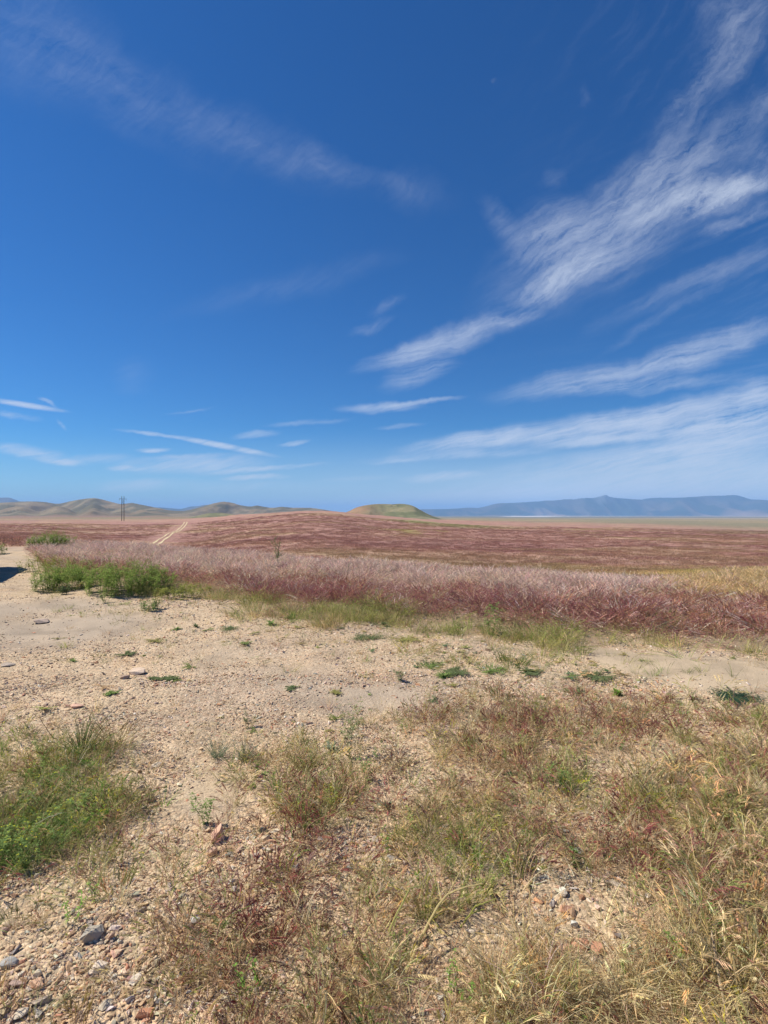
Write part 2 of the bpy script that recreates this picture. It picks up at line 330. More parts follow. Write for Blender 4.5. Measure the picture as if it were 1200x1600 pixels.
def ground_col(X, Y):
    px, py = to_px(X, Y); R = np.sqrt(X * X + Y * Y)
    n = fbm(X / 1.3, Y / .9, 51, 4); nf = fbm(X / .25, Y / .22, 52, 3)
    c = np.broadcast_to(GRAV, X.shape + (3,)).copy()
    c = lerp(c, DIRT, sstep(.47, .62, n)); c = lerp(c, A(.55, .40, .25), sstep(.55, .7, fbm(X / .7 + 8, Y / .5, 53, 4)) * .6)
    d = dirt_mask(X, Y, n)
    c = lerp(c, lerp(np.broadcast_to(A(.385, .315, .24), c.shape), SAND, sstep(700, 860, px)), d)
    front = sstep(1120, 1230, py + 120 * (n - .5))
    c = lerp(c, LITT, front * sstep(.4, .62, n) * .55)
    # washed, darker crust in irregular flat patches and faint wheel ruts
    rut = np.exp(-((py - (1030 + .035 * px + 14 * (n - .5))) / 5.0) ** 2) + np.exp(-((py - (983 + .02 * px + 10 * (n - .5))) / 4.0) ** 2)
    c = c * (1 - .12 * rut * sstep(.4, .6, fbm(X / 1.1, Y / .8, 58, 3)))[..., None]
    c = c * (1 - .16 * sstep(.52, .66, fbm(X / .55, Y / .30, 59, 4)))[..., None]
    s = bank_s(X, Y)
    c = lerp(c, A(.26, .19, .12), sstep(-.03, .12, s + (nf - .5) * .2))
    c = c * (0.9 + .2 * nf)[..., None]
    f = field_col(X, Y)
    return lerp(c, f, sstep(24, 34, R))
def dirt_mask(X, Y, n):
    px, py = to_px(X, Y); w = (n - .5) * 1.2
    d = blob(px, py, 60, 970, 190, 34) * .9
    d = np.maximum(d, blob(px, py, 330, 1020, 60, 26) * .5)
    d = np.maximum(d, blob(px, py, 470, 1060, 70, 20) * .5)
    d = np.maximum(d, blob(px, py, 335, 1245, 60, 45) * .7)
    d = np.maximum(d, blob(px, py, 560, 1090, 100, 22) * .4)
    # sandy track on the right
    cy = np.interp(px, [880, 1000, 1100, 1200, 1400], [1005, 1035, 1052, 1070, 1100]); hw = np.interp(px, [880, 960, 1100, 1200], [6, 14, 30, 38])
    d = np.maximum(d, (1 - sstep(.7, 1.25, np.abs(py - cy) / hw)) * sstep(890, 940, px))
    d = np.maximum(d, blob(px, py, 20, 868, 60, 40) * .5)
    return np.clip(d + w * (d > .15) * (d < .95), 0, 1)

# ------------------------------------------------------------------ materials
def principled(name, rough=.9, spec=.2):
    m = bpy.data.materials.new(name); m.use_nodes = True; t = NT(m.node_tree)
    b = m.node_tree.nodes['Principled BSDF']; b.inputs['Roughness'].default_value = rough
    b.inputs['Specular IOR Level'].default_value = spec
    return m, t, b
def ground_material():
    m, t, b = principled('ground_soil', .95, .12)
    at_ = t.n('ShaderNodeAttribute', attribute_name='gcol'); geo = t.n('ShaderNodeNewGeometry')
    gr = t.n('ShaderNodeAttribute', attribute_name='grav')
    P = geo.outputs['Position']
    dist = t.vm('LENGTH', P)
    near = t.rng(dist, 14, 45, 1, 0, True)
    v = t.n('ShaderNodeTexVoronoi', feature='F1'); t.set(v, 'Vector', P); v.inputs['Scale'].default_value = 85
    v2 = t.n('ShaderNodeTexVoronoi', feature='F1'); t.set(v2, 'Vector', t.vm('ADD', P, t.vm('SCALE', t.noise(P, 9, 2).outputs['Color'], scale=.1))); v2.inputs['Scale'].default_value = 34
    sepc = t.n('ShaderNodeSeparateColor'); t.set(sepc, 0, v.outputs['Color'])
    sep2 = t.n('ShaderNodeSeparateColor'); t.set(sep2, 0, v2.outputs['Color'])
    k = t.m('MULTIPLY', t.m('ADD', t.rng(sepc.outputs[0], 0, 1, .72, 1.25), t.rng(sep2.outputs[0], 0, 1, -.16, .18)), 1.0)
    k = t.m('ADD', 1.0, t.m('MULTIPLY', t.m('SUBTRACT', k, 1.0), t.m('MULTIPLY', near, gr.outputs['Fac'])))
    fn = t.noise(P, 150, 3, .7).outputs[0]
    k = t.m('MULTIPLY', k, t.m('ADD', 1.0, t.m('MULTIPLY', t.rng(fn, .3, .7, -.2, .2), near)))
    warm = t.mix(t.m('MULTIPLY', t.m('MULTIPLY', sepc.outputs[1], gr.outputs['Fac']), near), at_.outputs['Color'],
                 t.mix(sep2.outputs[2], (.60, .36, .22, 1), (.55, .46, .36, 1)))
    base = t.mix(.45, at_.outputs['Color'], warm)
    # distant field: tufty mottling at several scales
    g1 = t.noise(P, .9, 4, .65).outputs[0]; g2 = t.noise(P, .12, 4, .6).outputs[0]
    farm = t.m('MULTIPLY', t.rng(g1, .3, .7, .74, 1.24), t.rng(g2, .3, .7, .85, 1.14))
    k = t.m('MULTIPLY', k, t.m('ADD', 1.0, t.m('MULTIPLY', t.m('SUBTRACT', farm, 1.0), t.m('SUBTRACT', 1.0, near))))
    hs = t.vm('SCALE', base, scale=k)
    t.set(b, 'Base Color', hs)
    h = t.m('ADD', t.m('MULTIPLY', t.m('SUBTRACT', 1.0, v.outputs['Distance']), .006), t.m('ADD', t.m('MULTIPLY', fn, .004), t.m('MULTIPLY', t.m('SUBTRACT', 1.0, v2.outputs['Distance']), .010)))
    h = t.m('MULTIPLY', h, t.m('ADD', .25, t.m('MULTIPLY', gr.outputs['Fac'], .75)))
    h = t.m('ADD', t.m('MULTIPLY', h, near), t.m('MULTIPLY', t.m('MULTIPLY', g1, .8), t.rng(dist, 30, 120, 0, 1)))
    bp = t.n('ShaderNodeBump'); bp.inputs['Strength'].default_value = .8; bp.inputs['Distance'].default_value = 1.0
    t.set(bp, 'Height', h); t.set(b, 'Normal', bp.outputs[0])
    return m
def veg_material(name, inst=True, a=(.3, .3, .1), h=(.3, .1, .1), transl=.35):
    """stem colour / head colour chosen by 'part', brightness by 'var'; tints ride on the instances"""
    m = bpy.data.materials.new(name); m.use_nodes = True; nt = m.node_tree; nt.nodes.clear(); t = NT(nt)
    out = t.n('ShaderNodeOutputMaterial')
    if inst:
        ca = t.n('ShaderNodeAttribute', attribute_type='INSTANCER', attribute_name='cs').outputs['Color']
        cb = t.n('ShaderNodeAttribute', attribute_type='INSTANCER', attribute_name='ch').outputs['Color']
    else: ca = (*a, 1); cb = (*h, 1)
    part = t.n('ShaderNodeAttribute', attribute_name='part').outputs['Fac']; var = t.n('ShaderNodeAttribute', attribute_name='var').outputs['Fac']
    c = t.vm('SCALE', t.mix(part, ca, cb), scale=var)
    d = t.n('ShaderNodeBsdfDiffuse'); t.set(d, 'Color', c)
    tr = t.n('ShaderNodeBsdfTranslucent'); t.set(tr, 'Color', c)
    mx = t.n('ShaderNodeMixShader'); mx.inputs[0].default_value = transl
    nt.links.new(d.outputs[0], mx.inputs[1]); nt.links.new(tr.outputs[0], mx.inputs[2]); nt.links.new(mx.outputs[0], out.inputs[0])
    return m
def stone_material(name, inst=True, col=(.4, .3, .2), lichen=None):
    m, t, b = principled(name, .85, .25)
    P = t.n('ShaderNodeTexCoord').outputs['Object']
    if inst: c = t.n('ShaderNodeAttribute', attribute_type='INSTANCER', attribute_name='cs').outputs['Color']
    else: c = tuple(col)
    n = t.noise(P, 9 if not inst else 3, 5, .65).outputs[0]
    c = t.vm('SCALE', c, scale=t.rng(n, .3, .7, .78, 1.2))
    if lichen: c = t.mix(t.rng(t.noise(P, 14, 4).outputs[0], .5, .62, 0, .8), c, (*lichen, 1))
    t.set(b, 'Base Color', c)
    bp = t.n('ShaderNodeBump'); bp.inputs['Strength'].default_value = .5; bp.inputs['Distance'].default_value = .01; t.set(bp, 'Height', t.noise(P, 22, 5, .7).outputs[0])
    t.set(b, 'Normal', bp.outputs[0])
    return m
M_ground = ground_material(); M_veg = veg_material('plant_matter'); M_stone = stone_material('gravel_stone')

# ------------------------------------------------------------------ terrain sheet
def build_ground():
    rr = [0.25]
    while rr[-1] < 55000:
        r = rr[-1]; rr.append(r * (1.0115 if r < 700 else 1.03) if r > 1.2 else r + .05)
    rr = np.array(rr)
    th = np.concatenate([np.arange(-180, -48, 4.0), np.arange(-48, 48, .22), np.arange(48, 180, 4.0)])
    th = np.radians(th); nT = len(th); nR = len(rr)
    Rg, Tg = np.meshgrid(rr, th, indexing='ij'); X = Rg * np.sin(Tg); Y = Rg * np.cos(Tg)
    Z = zt(X, Y); col = ground_col(X, Y)
    s = bank_s(X, Y); n = fbm(X / 1.3, Y / .9, 51, 4)
    grav = (1 - dirt_mask(X, Y, n) * .9) * (1 - sstep(-.05, .1, s) * .6)
    V = np.stack([X, Y, Z], -1).reshape(-1, 3)
    i = np.arange(nR - 1)[:, None] * nT; j = np.arange(nT)[None, :]; j2 = (j + 1) % nT
    Q = np.stack([i + j, i + nT + j, i + nT + j2, i + j2], -1).reshape(-1, 4)
    V = np.vstack([V, [[0, 0, 0]]])
    colv = np.vstack([col.reshape(-1, 3), [GRAV]]); gv = np.append(grav.ravel(), 1)
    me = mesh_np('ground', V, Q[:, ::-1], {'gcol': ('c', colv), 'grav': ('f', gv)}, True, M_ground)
    # close the small hole under the camera
    import bmesh
    bm = bmesh.new(); bm.from_mesh(me); bm.verts.ensure_lookup_table(); c = bm.verts[len(V) - 1]
    for k in range(nT): bm.faces.new((bm.verts[k], bm.verts[(k + 1) % nT], c))
    bm.normal_update()
    bm.to_mesh(me); bm.free()
    tag(link('ground', me), 'gravelly earth running out into a purple-red grass plain', 'ground', kind='structure')
build_ground()

# ------------------------------------------------------------------ hills
def hill_material(name):
    m, t, b = principled(name, .95, .1)
    at_ = t.n('ShaderNodeAttribute', attribute_name='gcol').outputs['Color']; P = t.n('ShaderNodeNewGeometry').outputs['Position']
    k = t.m('MULTIPLY', t.rng(t.noise(P, .012, 6, .65).outputs[0], .3, .7, .82, 1.18), t.rng(t.noise(P, .11, 4, .6).outputs[0], .3, .7, .86, 1.14))
    t.set(b, 'Base Color', t.vm('SCALE', at_, scale=k))
    return m
M_hill = hill_material('hill_scrub')
def ridge(name, sky, Yc, wf, wb, label, colf, gully=.5, fx=1/260., fy=1/520., seed=60, nt_=520, ny=90, spur=.35, sharp=1.0, base=None):
    """a range of hills as a height field: crest heights by bearing, slopes cut by gullies"""
    px = np.array([p[0] for p in sky], float); py = np.array([p[1] for p in sky], float)
    t = np.linspace(px[0], px[-1], nt_)
    crest = pchip(px, py, t)
    u = np.linspace(-1.25, 1.25, ny)
    T, U = np.meshgrid(t, u, indexing='ij')
    Yd = Yc + np.where(U < 0, U * wf, U * wb); X = (T - 600) / F * Yd
    wob = (fbm(T / 90, T * 0 + .5, seed + 9, 3) - .5) * wf * .8
    d = (Yd - Yc - wob); d = np.where(d < 0, d / wf, d / wb)
    prof = np.clip(1 - np.abs(d), 0, 1); prof = prof * prof * (3 - 2 * prof); prof = prof ** sharp
    H = HC + (Yc + wob) * (800 - crest[:, None]) / F
    gz = zt(X, Yd, False)
    g = ridged(X * fx, Yd * fy, seed, 4)
    side = np.clip(1 - np.abs(d), 0, 1); side = (side * (1 - side) * 4)
    H0 = np.maximum(H - gz, 0)
    z = gz + H0 * (prof - gully * side * (1 - g) * prof ** .5 + spur * side * (fbm(X * fx * .6, Yd * fy * .4, seed + 5, 3) - .5))
    edge = sstep(0, .03, (T - px[0]) / (px[-1] - px[0])) * sstep(0, .03, (px[-1] - T) / (px[-1] - px[0]))
    z = gz - (0.02 * wf * .05) + (z - gz) * edge
    zs = (prof * edge < .02); z = np.where(zs, gz - 3, z)
    c = colf(X, Yd, z - gz, prof, T, g)
    V = np.stack([X, Yd, z], -1).reshape(-1, 3)
    i = np.arange(nt_ - 1)[:, None] * ny; j = np.arange(ny - 1)[None, :]
    Q = np.stack([i + j, i + ny + j, i + ny + j + 1, i + j + 1], -1).reshape(-1, 4)
    me = mesh_np(name, V, Q, {'gcol': ('c', c.reshape(-1, 3))}, True, M_hill)
    return tag(link(name, me), label, 'hill', kind='structure')
def col_dry(X, Y, h, p, T, g):
    c = lerp(np.broadcast_to(A(.20, .155, .10), X.shape + (3,)), A(.125, .115, .075), sstep(.38, .56, fbm(X / 200, Y / 300, 71, 5)))
    c = lerp(c, A(.26, .21, .14), sstep(.53, .63, fbm(X / 90, Y / 300, 72, 4)) * .6)
    return lerp(c, A(.24, .15, .115), (1 - sstep(0, .35, p)) * .8)
def col_green(X, Y, h, p, T, g):
    c = lerp(np.broadcast_to(A(.20, .185, .11), X.shape + (3,)), A(.14, .15, .08), sstep(.42, .56, fbm(X / 26, Y / 60, 73, 5)))
    c = lerp(c, A(.30, .26, .16), sstep(.54, .68, fbm(X / 18, Y / 50, 66, 4)) * .4)
    c = lerp(c, A(.27, .16, .10), (1 - sstep(560, 605, T + 30 * (fbm(X / 40, Y / 40, 74, 3) - .5))) * .75 * (T < 620))
    return lerp(c, A(.07, .065, .05), blob(T, p, 618, .93, 9, .07) * sstep(.5, .55, fbm(X / 7, Y / 7, 75, 3)) * .95)
def col_mound(X, Y, h, p, T, g):
    return lerp(np.broadcast_to(A(.21, .195, .11), X.shape + (3,)), A(.15, .155, .08), sstep(.45, .58, fbm(X / 40, Y / 40, 76, 4)))
def col_blue(X, Y, h, p, T, g):
    return lerp(np.broadcast_to(A(.05, .06, .055), X.shape + (3,)), A(.10, .09, .075), sstep(.45, .6, fbm(X / 900, Y / 900, 77, 4)))
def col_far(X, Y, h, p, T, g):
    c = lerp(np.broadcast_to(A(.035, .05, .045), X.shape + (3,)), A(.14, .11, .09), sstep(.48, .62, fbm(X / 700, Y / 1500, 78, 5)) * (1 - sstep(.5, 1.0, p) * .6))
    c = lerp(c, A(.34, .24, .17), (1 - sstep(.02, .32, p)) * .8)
    snow = blob(T, p, 945, 1.0, 14, .05, .6) * .12
    return lerp(c, A(.85, .86, .9), snow)
ridge('hills', [(-500, 800), (-400, 786), (-300, 790), (-200, 782), (-100, 788), (-40, 783), (0, 785), (20, 784), (45, 783), (65, 783.5), (90, 786.5), (110, 783), (125, 780), (147, 778), (160, 780), (175, 784), (190, 787),
      (205, 785.5), (215, 787), (235, 791), (250, 794), (270, 797.5), (285, 798), (300, 795.5), (320, 790), (335, 786), (350, 783.5), (362, 785), (376, 789), (392, 791), (400, 789.5), (412, 791), (425, 793), (440, 791.5),
      (460, 793), (482, 793), (500, 795), (520, 798), (560, 802)], 4200, 1500, 1500,
      'brown rounded hills on the left horizon behind the power pole', col_dry, 1.05, 1/260., 1/900., 60, 900, 120, .7)
ridge('hills', [(-500, 806), (-300, 796), (-150, 799), (-60, 795), (-10, 799), (10, 794), (28, 790.5), (45, 794), (62, 799), (76, 794), (90, 790), (105, 794), (120, 800), (133, 793), (146, 787.5), (160, 791), (175, 798),
      (190, 795), (205, 799), (222, 796), (240, 801), (262, 803), (280, 806)], 3100, 900, 700,
      'low pale foothills with smooth lobes at the foot of the brown hills', col_dry, .85, 1/150., 1/600., 90, 620, 90, .5)
ridge('hills', [(282, 811), (300, 807.5), (315, 804), (330, 801.5), (345, 801), (360, 803), (378, 806), (400, 810)], 1500, 260, 260,
      'low green mound behind the end of the dirt track', col_mound, .3, 1/60., 1/90., 95, 200, 60, .2)
ridge('hills', [(520, 803), (535, 801.5), (545, 798.5), (555, 793.5), (565, 790.5), (578, 788.3), (590, 787.3), (600, 787.2), (612, 787.6), (625, 786.9), (637, 788), (646, 790.5), (655, 795.5), (665, 801), (676, 806), (688, 810), (705, 813)], 1200, 300, 300,
      'flat-topped green hill with rocky crest at the centre of the horizon', col_green, .16, 1/60., 1/140., 97, 360, 90, .10, 1.0)
ridge('mountains', [(-300, 790), (-150, 775), (-60, 784), (-20, 779), (0, 777.5), (12, 777), (22, 779.5), (32, 783), (50, 787), (90, 791), (150, 792), (220, 793), (250, 792.5), (270, 794), (282, 795), (298, 791.3), (308, 790.8), (322, 788.5), (335, 790), (350, 793), (420, 797), (520, 801)],
      15000, 2600, 2600, 'blue distant mountains showing through gaps in the left hills', col_blue, .5, 1/1500., 1/2500., 101, 420, 50, .3)
ridge('mountains', [(560, 801), (620, 797), (660, 795.5), (700, 795), (715, 794.2), (732, 793), (745, 793.3), (760, 790.5), (773, 787), (785, 785.5), (800, 785.5), (815, 784.5), (840, 783), (858, 781.5), (872, 781), (885, 779.5), (896, 779.6), (906, 778), (915, 777.5), (925, 778), (934, 775.5), (945, 772.6), (952, 775.0), (960, 777),
      (975, 778.6), (990, 779.6), (1002, 780), (1012, 778.2), (1030, 777.4), (1060, 777), (1090, 775.6), (1110, 774.3), (1130, 774), (1148, 773), (1157, 774.5), (1166, 777.5), (1176, 780), (1188, 780.5), (1200, 781.4), (1260, 784), (1350, 779), (1450, 788), (1600, 798)],
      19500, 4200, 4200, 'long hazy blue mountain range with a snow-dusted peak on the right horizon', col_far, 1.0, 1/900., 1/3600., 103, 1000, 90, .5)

# white dry lake far out on the plain
def build_lake():
    pts = [(775, 807.0), (800, 806.6), (850, 806.4), (885, 806.7), (1010, 806.6), (1012, 806.8), (880, 807.4), (850, 808.0), (800, 807.9)]
    P = []
    for px, py in pts:
        D = 9000.
        for _ in range(60):
            z = float(zt(np.array([(px - 600) / F * D]), np.array([D]), False)[0]); D = .5 * D + .5 * min(max((HC - z) * F / (py - 800), 3000), 30000)
        P.append(((px - 600) / F * D, D))
    P = np.array(P)
    cx, cy = P.mean(0)
    V = [(cx, cy)] + [tuple(p) for p in P]; lay = []
    rings = 14; V = [];
    for k in range(rings + 1):
        for p in P: q = (cx + (p[0] - cx) * k / rings, cy + (p[1] - cy) * k / rings); V.append((q[0], q[1]))
    V = np.array(V); Z = zt(V[:, 0], V[:, 1], False) + 2.0
    n = len(P); Q = [[k * n + i, k * n + (i + 1) % n, (k + 1) * n + (i + 1) % n, (k + 1) * n + i] for k in range(rings) for i in range(n)]
    m, t, b = principled('salt_crust', .9, .2); pos = t.n('ShaderNodeNewGeometry').outputs['Position']
    t.set(b, 'Base Color', t.mix(t.rng(t.noise(pos, .0015, 4).outputs[0], .35, .65), (.42, .41, .39, 1), (.66, .65, .62, 1)))
    me = mesh_np('dry_lake', np.column_stack([V, Z]), Q, None, True, m)
    tag(link('dry_lake', me), 'thin white dry lake bed on the far plain', 'lake bed', kind='structure')
build_lake()

# ------------------------------------------------------------------ dirt track over the far field
def build_track():
    pts = [(236, 856), (243, 850), (250, 846), (262, 838), (270, 832.5), (276, 828.5), (284, 824.5), (288, 820.5), (291, 817.2), (289, 815)]
    P = []
    for px, py in pts:
        D = 200.
        for _ in range(80):
            z = float(zt(np.array([(px - 600) / F * D]), np.array([D]), False)[0]); D = .6 * D + .4 * min(max((HC - z) * F / (py - 800), 60), 460)
        P.append(((px - 600) / F * D, D))
    P = np.array(P); P = P[np.argsort(P[:, 1])]
    s = np.concatenate([[0], np.cumsum(np.hypot(*np.diff(P, axis=0).T))]); ss = np.linspace(0, s[-1], 260)
    X = np.interp(ss, s, P[:, 0]); Y = np.interp(ss, s, P[:, 1])
    for _ in range(60): X[1:-1] = (X[:-2] + X[2:]) / 2; Y[1:-1] = (Y[:-2] + Y[2:]) / 2
    dx = np.gradient(X); dy = np.gradient(Y); L = np.hypot(dx, dy); nx = dy / L; ny = -dx / L
    V = []; Q = []
    for off in (-.85, .85):
        b0 = len(V); w = .10 + .40 * fbm(ss / 9, ss * 0 + off, 5, 4)
        for k in range(5):
            o = off + (k - 2) / 2 * w
            for i in range(260): V.append((X[i] + nx[i] * o[i], Y[i] + ny[i] * o[i]))
        for k in range(4):
            for i in range(259): a = b0 + k * 260 + i; Q.append([a, a + 260, a + 261, a + 1])
    V = np.array(V); Z = zt(V[:, 0], V[:, 1]) + .10
    m, t, b = principled('track_dust', .95, .1); pos = t.n('ShaderNodeNewGeometry').outputs['Position']
    t.set(b, 'Base Color', t.mix(t.rng(t.noise(pos, .6, 4).outputs[0], .35, .65), (.66, .55, .36, 1), (.54, .44, .26, 1)))
    tag(link('dirt_track', mesh_np('dirt_track', np.column_stack([V, Z]), Q, None, True, m)), 'pale two-rut dirt track climbing the purple-red field', 'track', kind='structure')
    return X, Y
TRX, TRY = build_track()

# ------------------------------------------------------------------ plant kit
class PM:
    """collects ribbons, tubes and lozenges with part / var values"""
    def __init__(s): s.V = []; s.Q = []; s.p = []; s.v = []
    def _add(s, vs, qs, part, var):
        b = len(s.V); s.V += [tuple(x) for x in vs]; s.Q += [[b + i for i in q] for q in qs]
        if np.isscalar(part): part = [part] * len(vs)
        s.p += list(part); s.v += [var] * len(vs)
    def ribbon(s, pts, w0, w1, side, part=0, var=1, belly=0, part1=None):
        n = len(pts); vs = []; pp = []
        for i, p in enumerate(pts):
            t = i / (n - 1); w = (w0 + (w1 - w0) * t + belly * math.sin(math.pi * t)) / 2
            vs += [p - side * w, p + side * w]; q = part if part1 is None else part + (part1 - part) * t; pp += [q, q]
        s._add(vs, [[2 * i, 2 * i + 1, 2 * i + 3, 2 * i + 2] for i in range(n - 1)], pp, var)
    def tube(s, pts, rads, k=5, part=0, var=1):
        vs = []; n = len(pts)
        for i, p in enumerate(pts):
            d = (pts[min(i + 1, n - 1)] - pts[max(i - 1, 0)]).normalized(); a = d.orthogonal().normalized()
            if i and a.dot(pa) < 0: a = -a
            if i: a = (pa - d * pa.dot(d)).normalized()
            pa = a; b = d.cross(a)
            for j in range(k): th = 2 * math.pi * j / k; vs.append(p + (a * math.cos(th) + b * math.sin(th)) * rads[i])
        s._add(vs, [[i * k + j, i * k + (j + 1) % k, (i + 1) * k + (j + 1) % k, (i + 1) * k + j] for i in range(n - 1) for j in range(k)], part, var)
    def spike(s, p, d, L, w, part=1, var=1):
        d = d.normalized(); a = d.orthogonal().normalized(); a.rotate(Matrix.Rotation(random.uniform(0, 3.14), 3, d)); b = d.cross(a)
        m = p + d * L * .38; e = p + d * L
        vs = [p, m + a * w / 2, e, m - a * w / 2, m + b * w / 2, m - b * w / 2]
        s._add(vs, [[0, 1, 2, 3], [0, 4, 2, 5]], part, var)
    def leaf(s, p, d, L, w, up=Vector((0, 0, 1)), part=0, var=1, curl=.3):
        d = d.normalized(); side = d.cross(up)
        side = side.normalized() if side.length > 1e-3 else Vector((1, 0, 0)); u = side.cross(d)
        pts = [p + d * L * t - u * (curl * L * t * t) for t in (0, .3, .65, 1)]
        ws = [.25 * w, w, .8 * w, .05 * w]; vs = []
        for q, ww in zip(pts, ws): vs += [q - side * ww / 2 + u * ww * .15, q + side * ww / 2 + u * ww * .15]
        s._add(vs, [[0, 1, 3, 2], [2, 3, 5, 4], [4, 5, 7, 6]], part, var)
    def mesh(s, name, mat): return mesh_np(name, np.array([tuple(v) for v in s.V]), s.Q, {'part': ('f', s.p), 'var': ('f', s.v)}, False, mat)
U = random.uniform
def rv(): a = U(0, 6.283); return Vector((math.cos(a), math.sin(a), 0))
def arc(p, d0, L, bend, bd, n=5):
    """points of a stem leaving along d0 and bending towards bd"""
    pts = [p.copy()]; d = d0.normalized()
    for i in range(n): d = (d + bd * bend / n).normalized(); pts.append(pts[-1] + d * L / n)
    return pts, d
def cheat(pm, n, R, H, headN=7, droop=.9, bw=.0022, sl=.020, sw=.0042, splay=.35, wind=Vector((.25, .05, 0)), blades=.5, heads=True):
    for i in range(n):
        a = rv(); p = a * R * math.sqrt(U(0, 1)); h = H * U(.6, 1.1); var = U(.65, 1.25)
        d0 = Vector((0, 0, 1)) + a * U(0, splay) + rv() * .12 + wind * U(0, 1)
        bd = (a * .5 + rv() * .5 + wind).normalized(); bd.z = -.35
        pts, d = arc(p, d0, h, droop * U(.5, 1.2), bd, 5)
        side = d.cross(Vector((0, 0, 1))); side = (side.normalized() if side.length > .01 else Vector((1, 0, 0)))
        side = (side + rv() * .8).normalized()
        pm.ribbon(pts, bw, bw * .6, side, 0, var, 0, .35)
        if heads:
            for k in range(headN):
                t = 1 - .38 * (k / headN); j = min(int(t * 5), 4); q = pts[j].lerp(pts[j + 1], t * 5 - j)
                sd = (d * 1.0 + rv() * .22 + Vector((0, 0, -.35 if droop > .9 else .1))).normalized()
                pm.spike(q, sd, sl * U(.7, 1.4), sw * U(.7, 1.2), 1, var * U(.75, 1.3))
        if U(0, 1) < blades:
            b0 = p + rv() * .005; pts, d = arc(b0, Vector((0, 0, 1)) + rv() * .7, h * U(.25, .6), 1.4, Vector((a.x, a.y, -.6)), 4)
            pm.ribbon(pts, bw * 1.3, bw * .3, rv(), 0, U(.6, 1.2))
def blades(pm, n, R, H, w=.003, splay=.7, bend=1.0, part=0, wind=Vector((.15, 0, 0))):
    for i in range(n):
        a = rv(); p = a * R * math.sqrt(U(0, 1)) * .8; pts, d = arc(p, Vector((0, 0, 1)) + a * U(.05, splay) + wind, H * U(.5, 1.15), bend * U(.3, 1.2), Vector((a.x, a.y, -.5)), 5)
        pm.ribbon(pts, w, w * .2, rv(), part, U(.65, 1.3))
def litter(pm, n, R, L=.16, w=.0025):
    for i in range(n):
        p = rv() * R * math.sqrt(U(0, 1)); p.z = U(.003, .04); d = rv(); d.z = U(-.12, .3)
        pts, _ = arc(p, d, L * U(.4, 1.2), .7, rv(), 4)
        for q in pts: q.z = max(q.z, .002)
        pm.ribbon(pts, w, w * .5, (rv() + Vector((0, 0, .6))).normalized(), 0, U(.6, 1.35))
def forb(pm, n, R, H, leafL=.035, leafW=.008, br=5, flower=True, stem=.0028, splay=.5, lw=3):
    """leafy mustard-like weed: branching stems, small feathery leaves, tiny yellow flowers"""
    for i in range(n):
        a = rv(); p = a * R * math.sqrt(U(0, 1)) * .6
        pts, d = arc(p, Vector((0, 0, 1)) + a * U(0, splay), H * U(.6, 1.1), .35, rv(), 6)
        pm.ribbon(pts, stem, stem * .5, rv(), 0, U(.7, 1.1)); pm.ribbon(pts, stem, stem * .5, rv(), 0, U(.7, 1.1))
        ends = [(pts[-1], d)]
        for k in range(br):
            t = U(.25, .95); j = min(int(t * 6), 5); q = pts[j].lerp(pts[j + 1], t * 6 - j)
            bp, bdv = arc(q, rv() + Vector((0, 0, U(.5, 1.3))), H * U(.15, .35), .3, rv(), 3)
            pm.ribbon(bp, stem * .7, stem * .4, rv(), 0, U(.7, 1.1)); ends.append((bp[-1], bdv))
            for q2 in bp[1:]:
                for _ in range(lw): pm.leaf(q2, rv() + Vector((0, 0, U(-.1, .8))), leafL * U(.4, .9), leafW * U(.6, 1.1), part=0, var=U(.65, 1.35))
        for q2 in pts[:-1]:
            for _ in range(lw + 1): pm.leaf(q2, rv() + Vector((0, 0, U(-.1, .7))), leafL * U(.6, 1.3), leafW * U(.7, 1.2), part=0, var=U(.65, 1.3))
        if flower:
            for q, dd in ends:
                if U(0, 1) < .5:
                    for _ in range(3): pm.leaf(q + rv() * .004, rv() + Vector((0, 0, .5)), .006, .005, part=1, var=U(.8, 1.1))
def rosette(pm, n, L, w, flat=.25):
    for i in range(n): pm.leaf(Vector((0, 0, .006)) + rv() * .008, rv() + Vector((0, 0, U(0.05, flat * 2))), L * U(.5, 1.1), w * U(.7, 1.2), part=0, var=U(.65, 1.3))
def mat_weed(pm, n, R, leafL=.012):
    """prostrate weed: stems creeping outwards with many small leaves"""
    for i in range(n):
        a = rv(); pts, d = arc(Vector((0, 0, .01)), a + Vector((0, 0, .12)), R * U(.5, 1.1), .5, rv() + Vector((0, 0, -.15)), 7)
        for q in pts: q.z = min(max(q.z, .006), .05)
        pm.ribbon(pts, .002, .0015, (rv() + Vector((0, 0, .5))).normalized(), 0, .8)
        for q in pts[1:]:
            for _ in range(5): pm.leaf(q + rv() * .008, rv() + Vector((0, 0, U(0, .7))), leafL * U(.6, 1.3), leafL * .5, part=0, var=U(.6, 1.35))

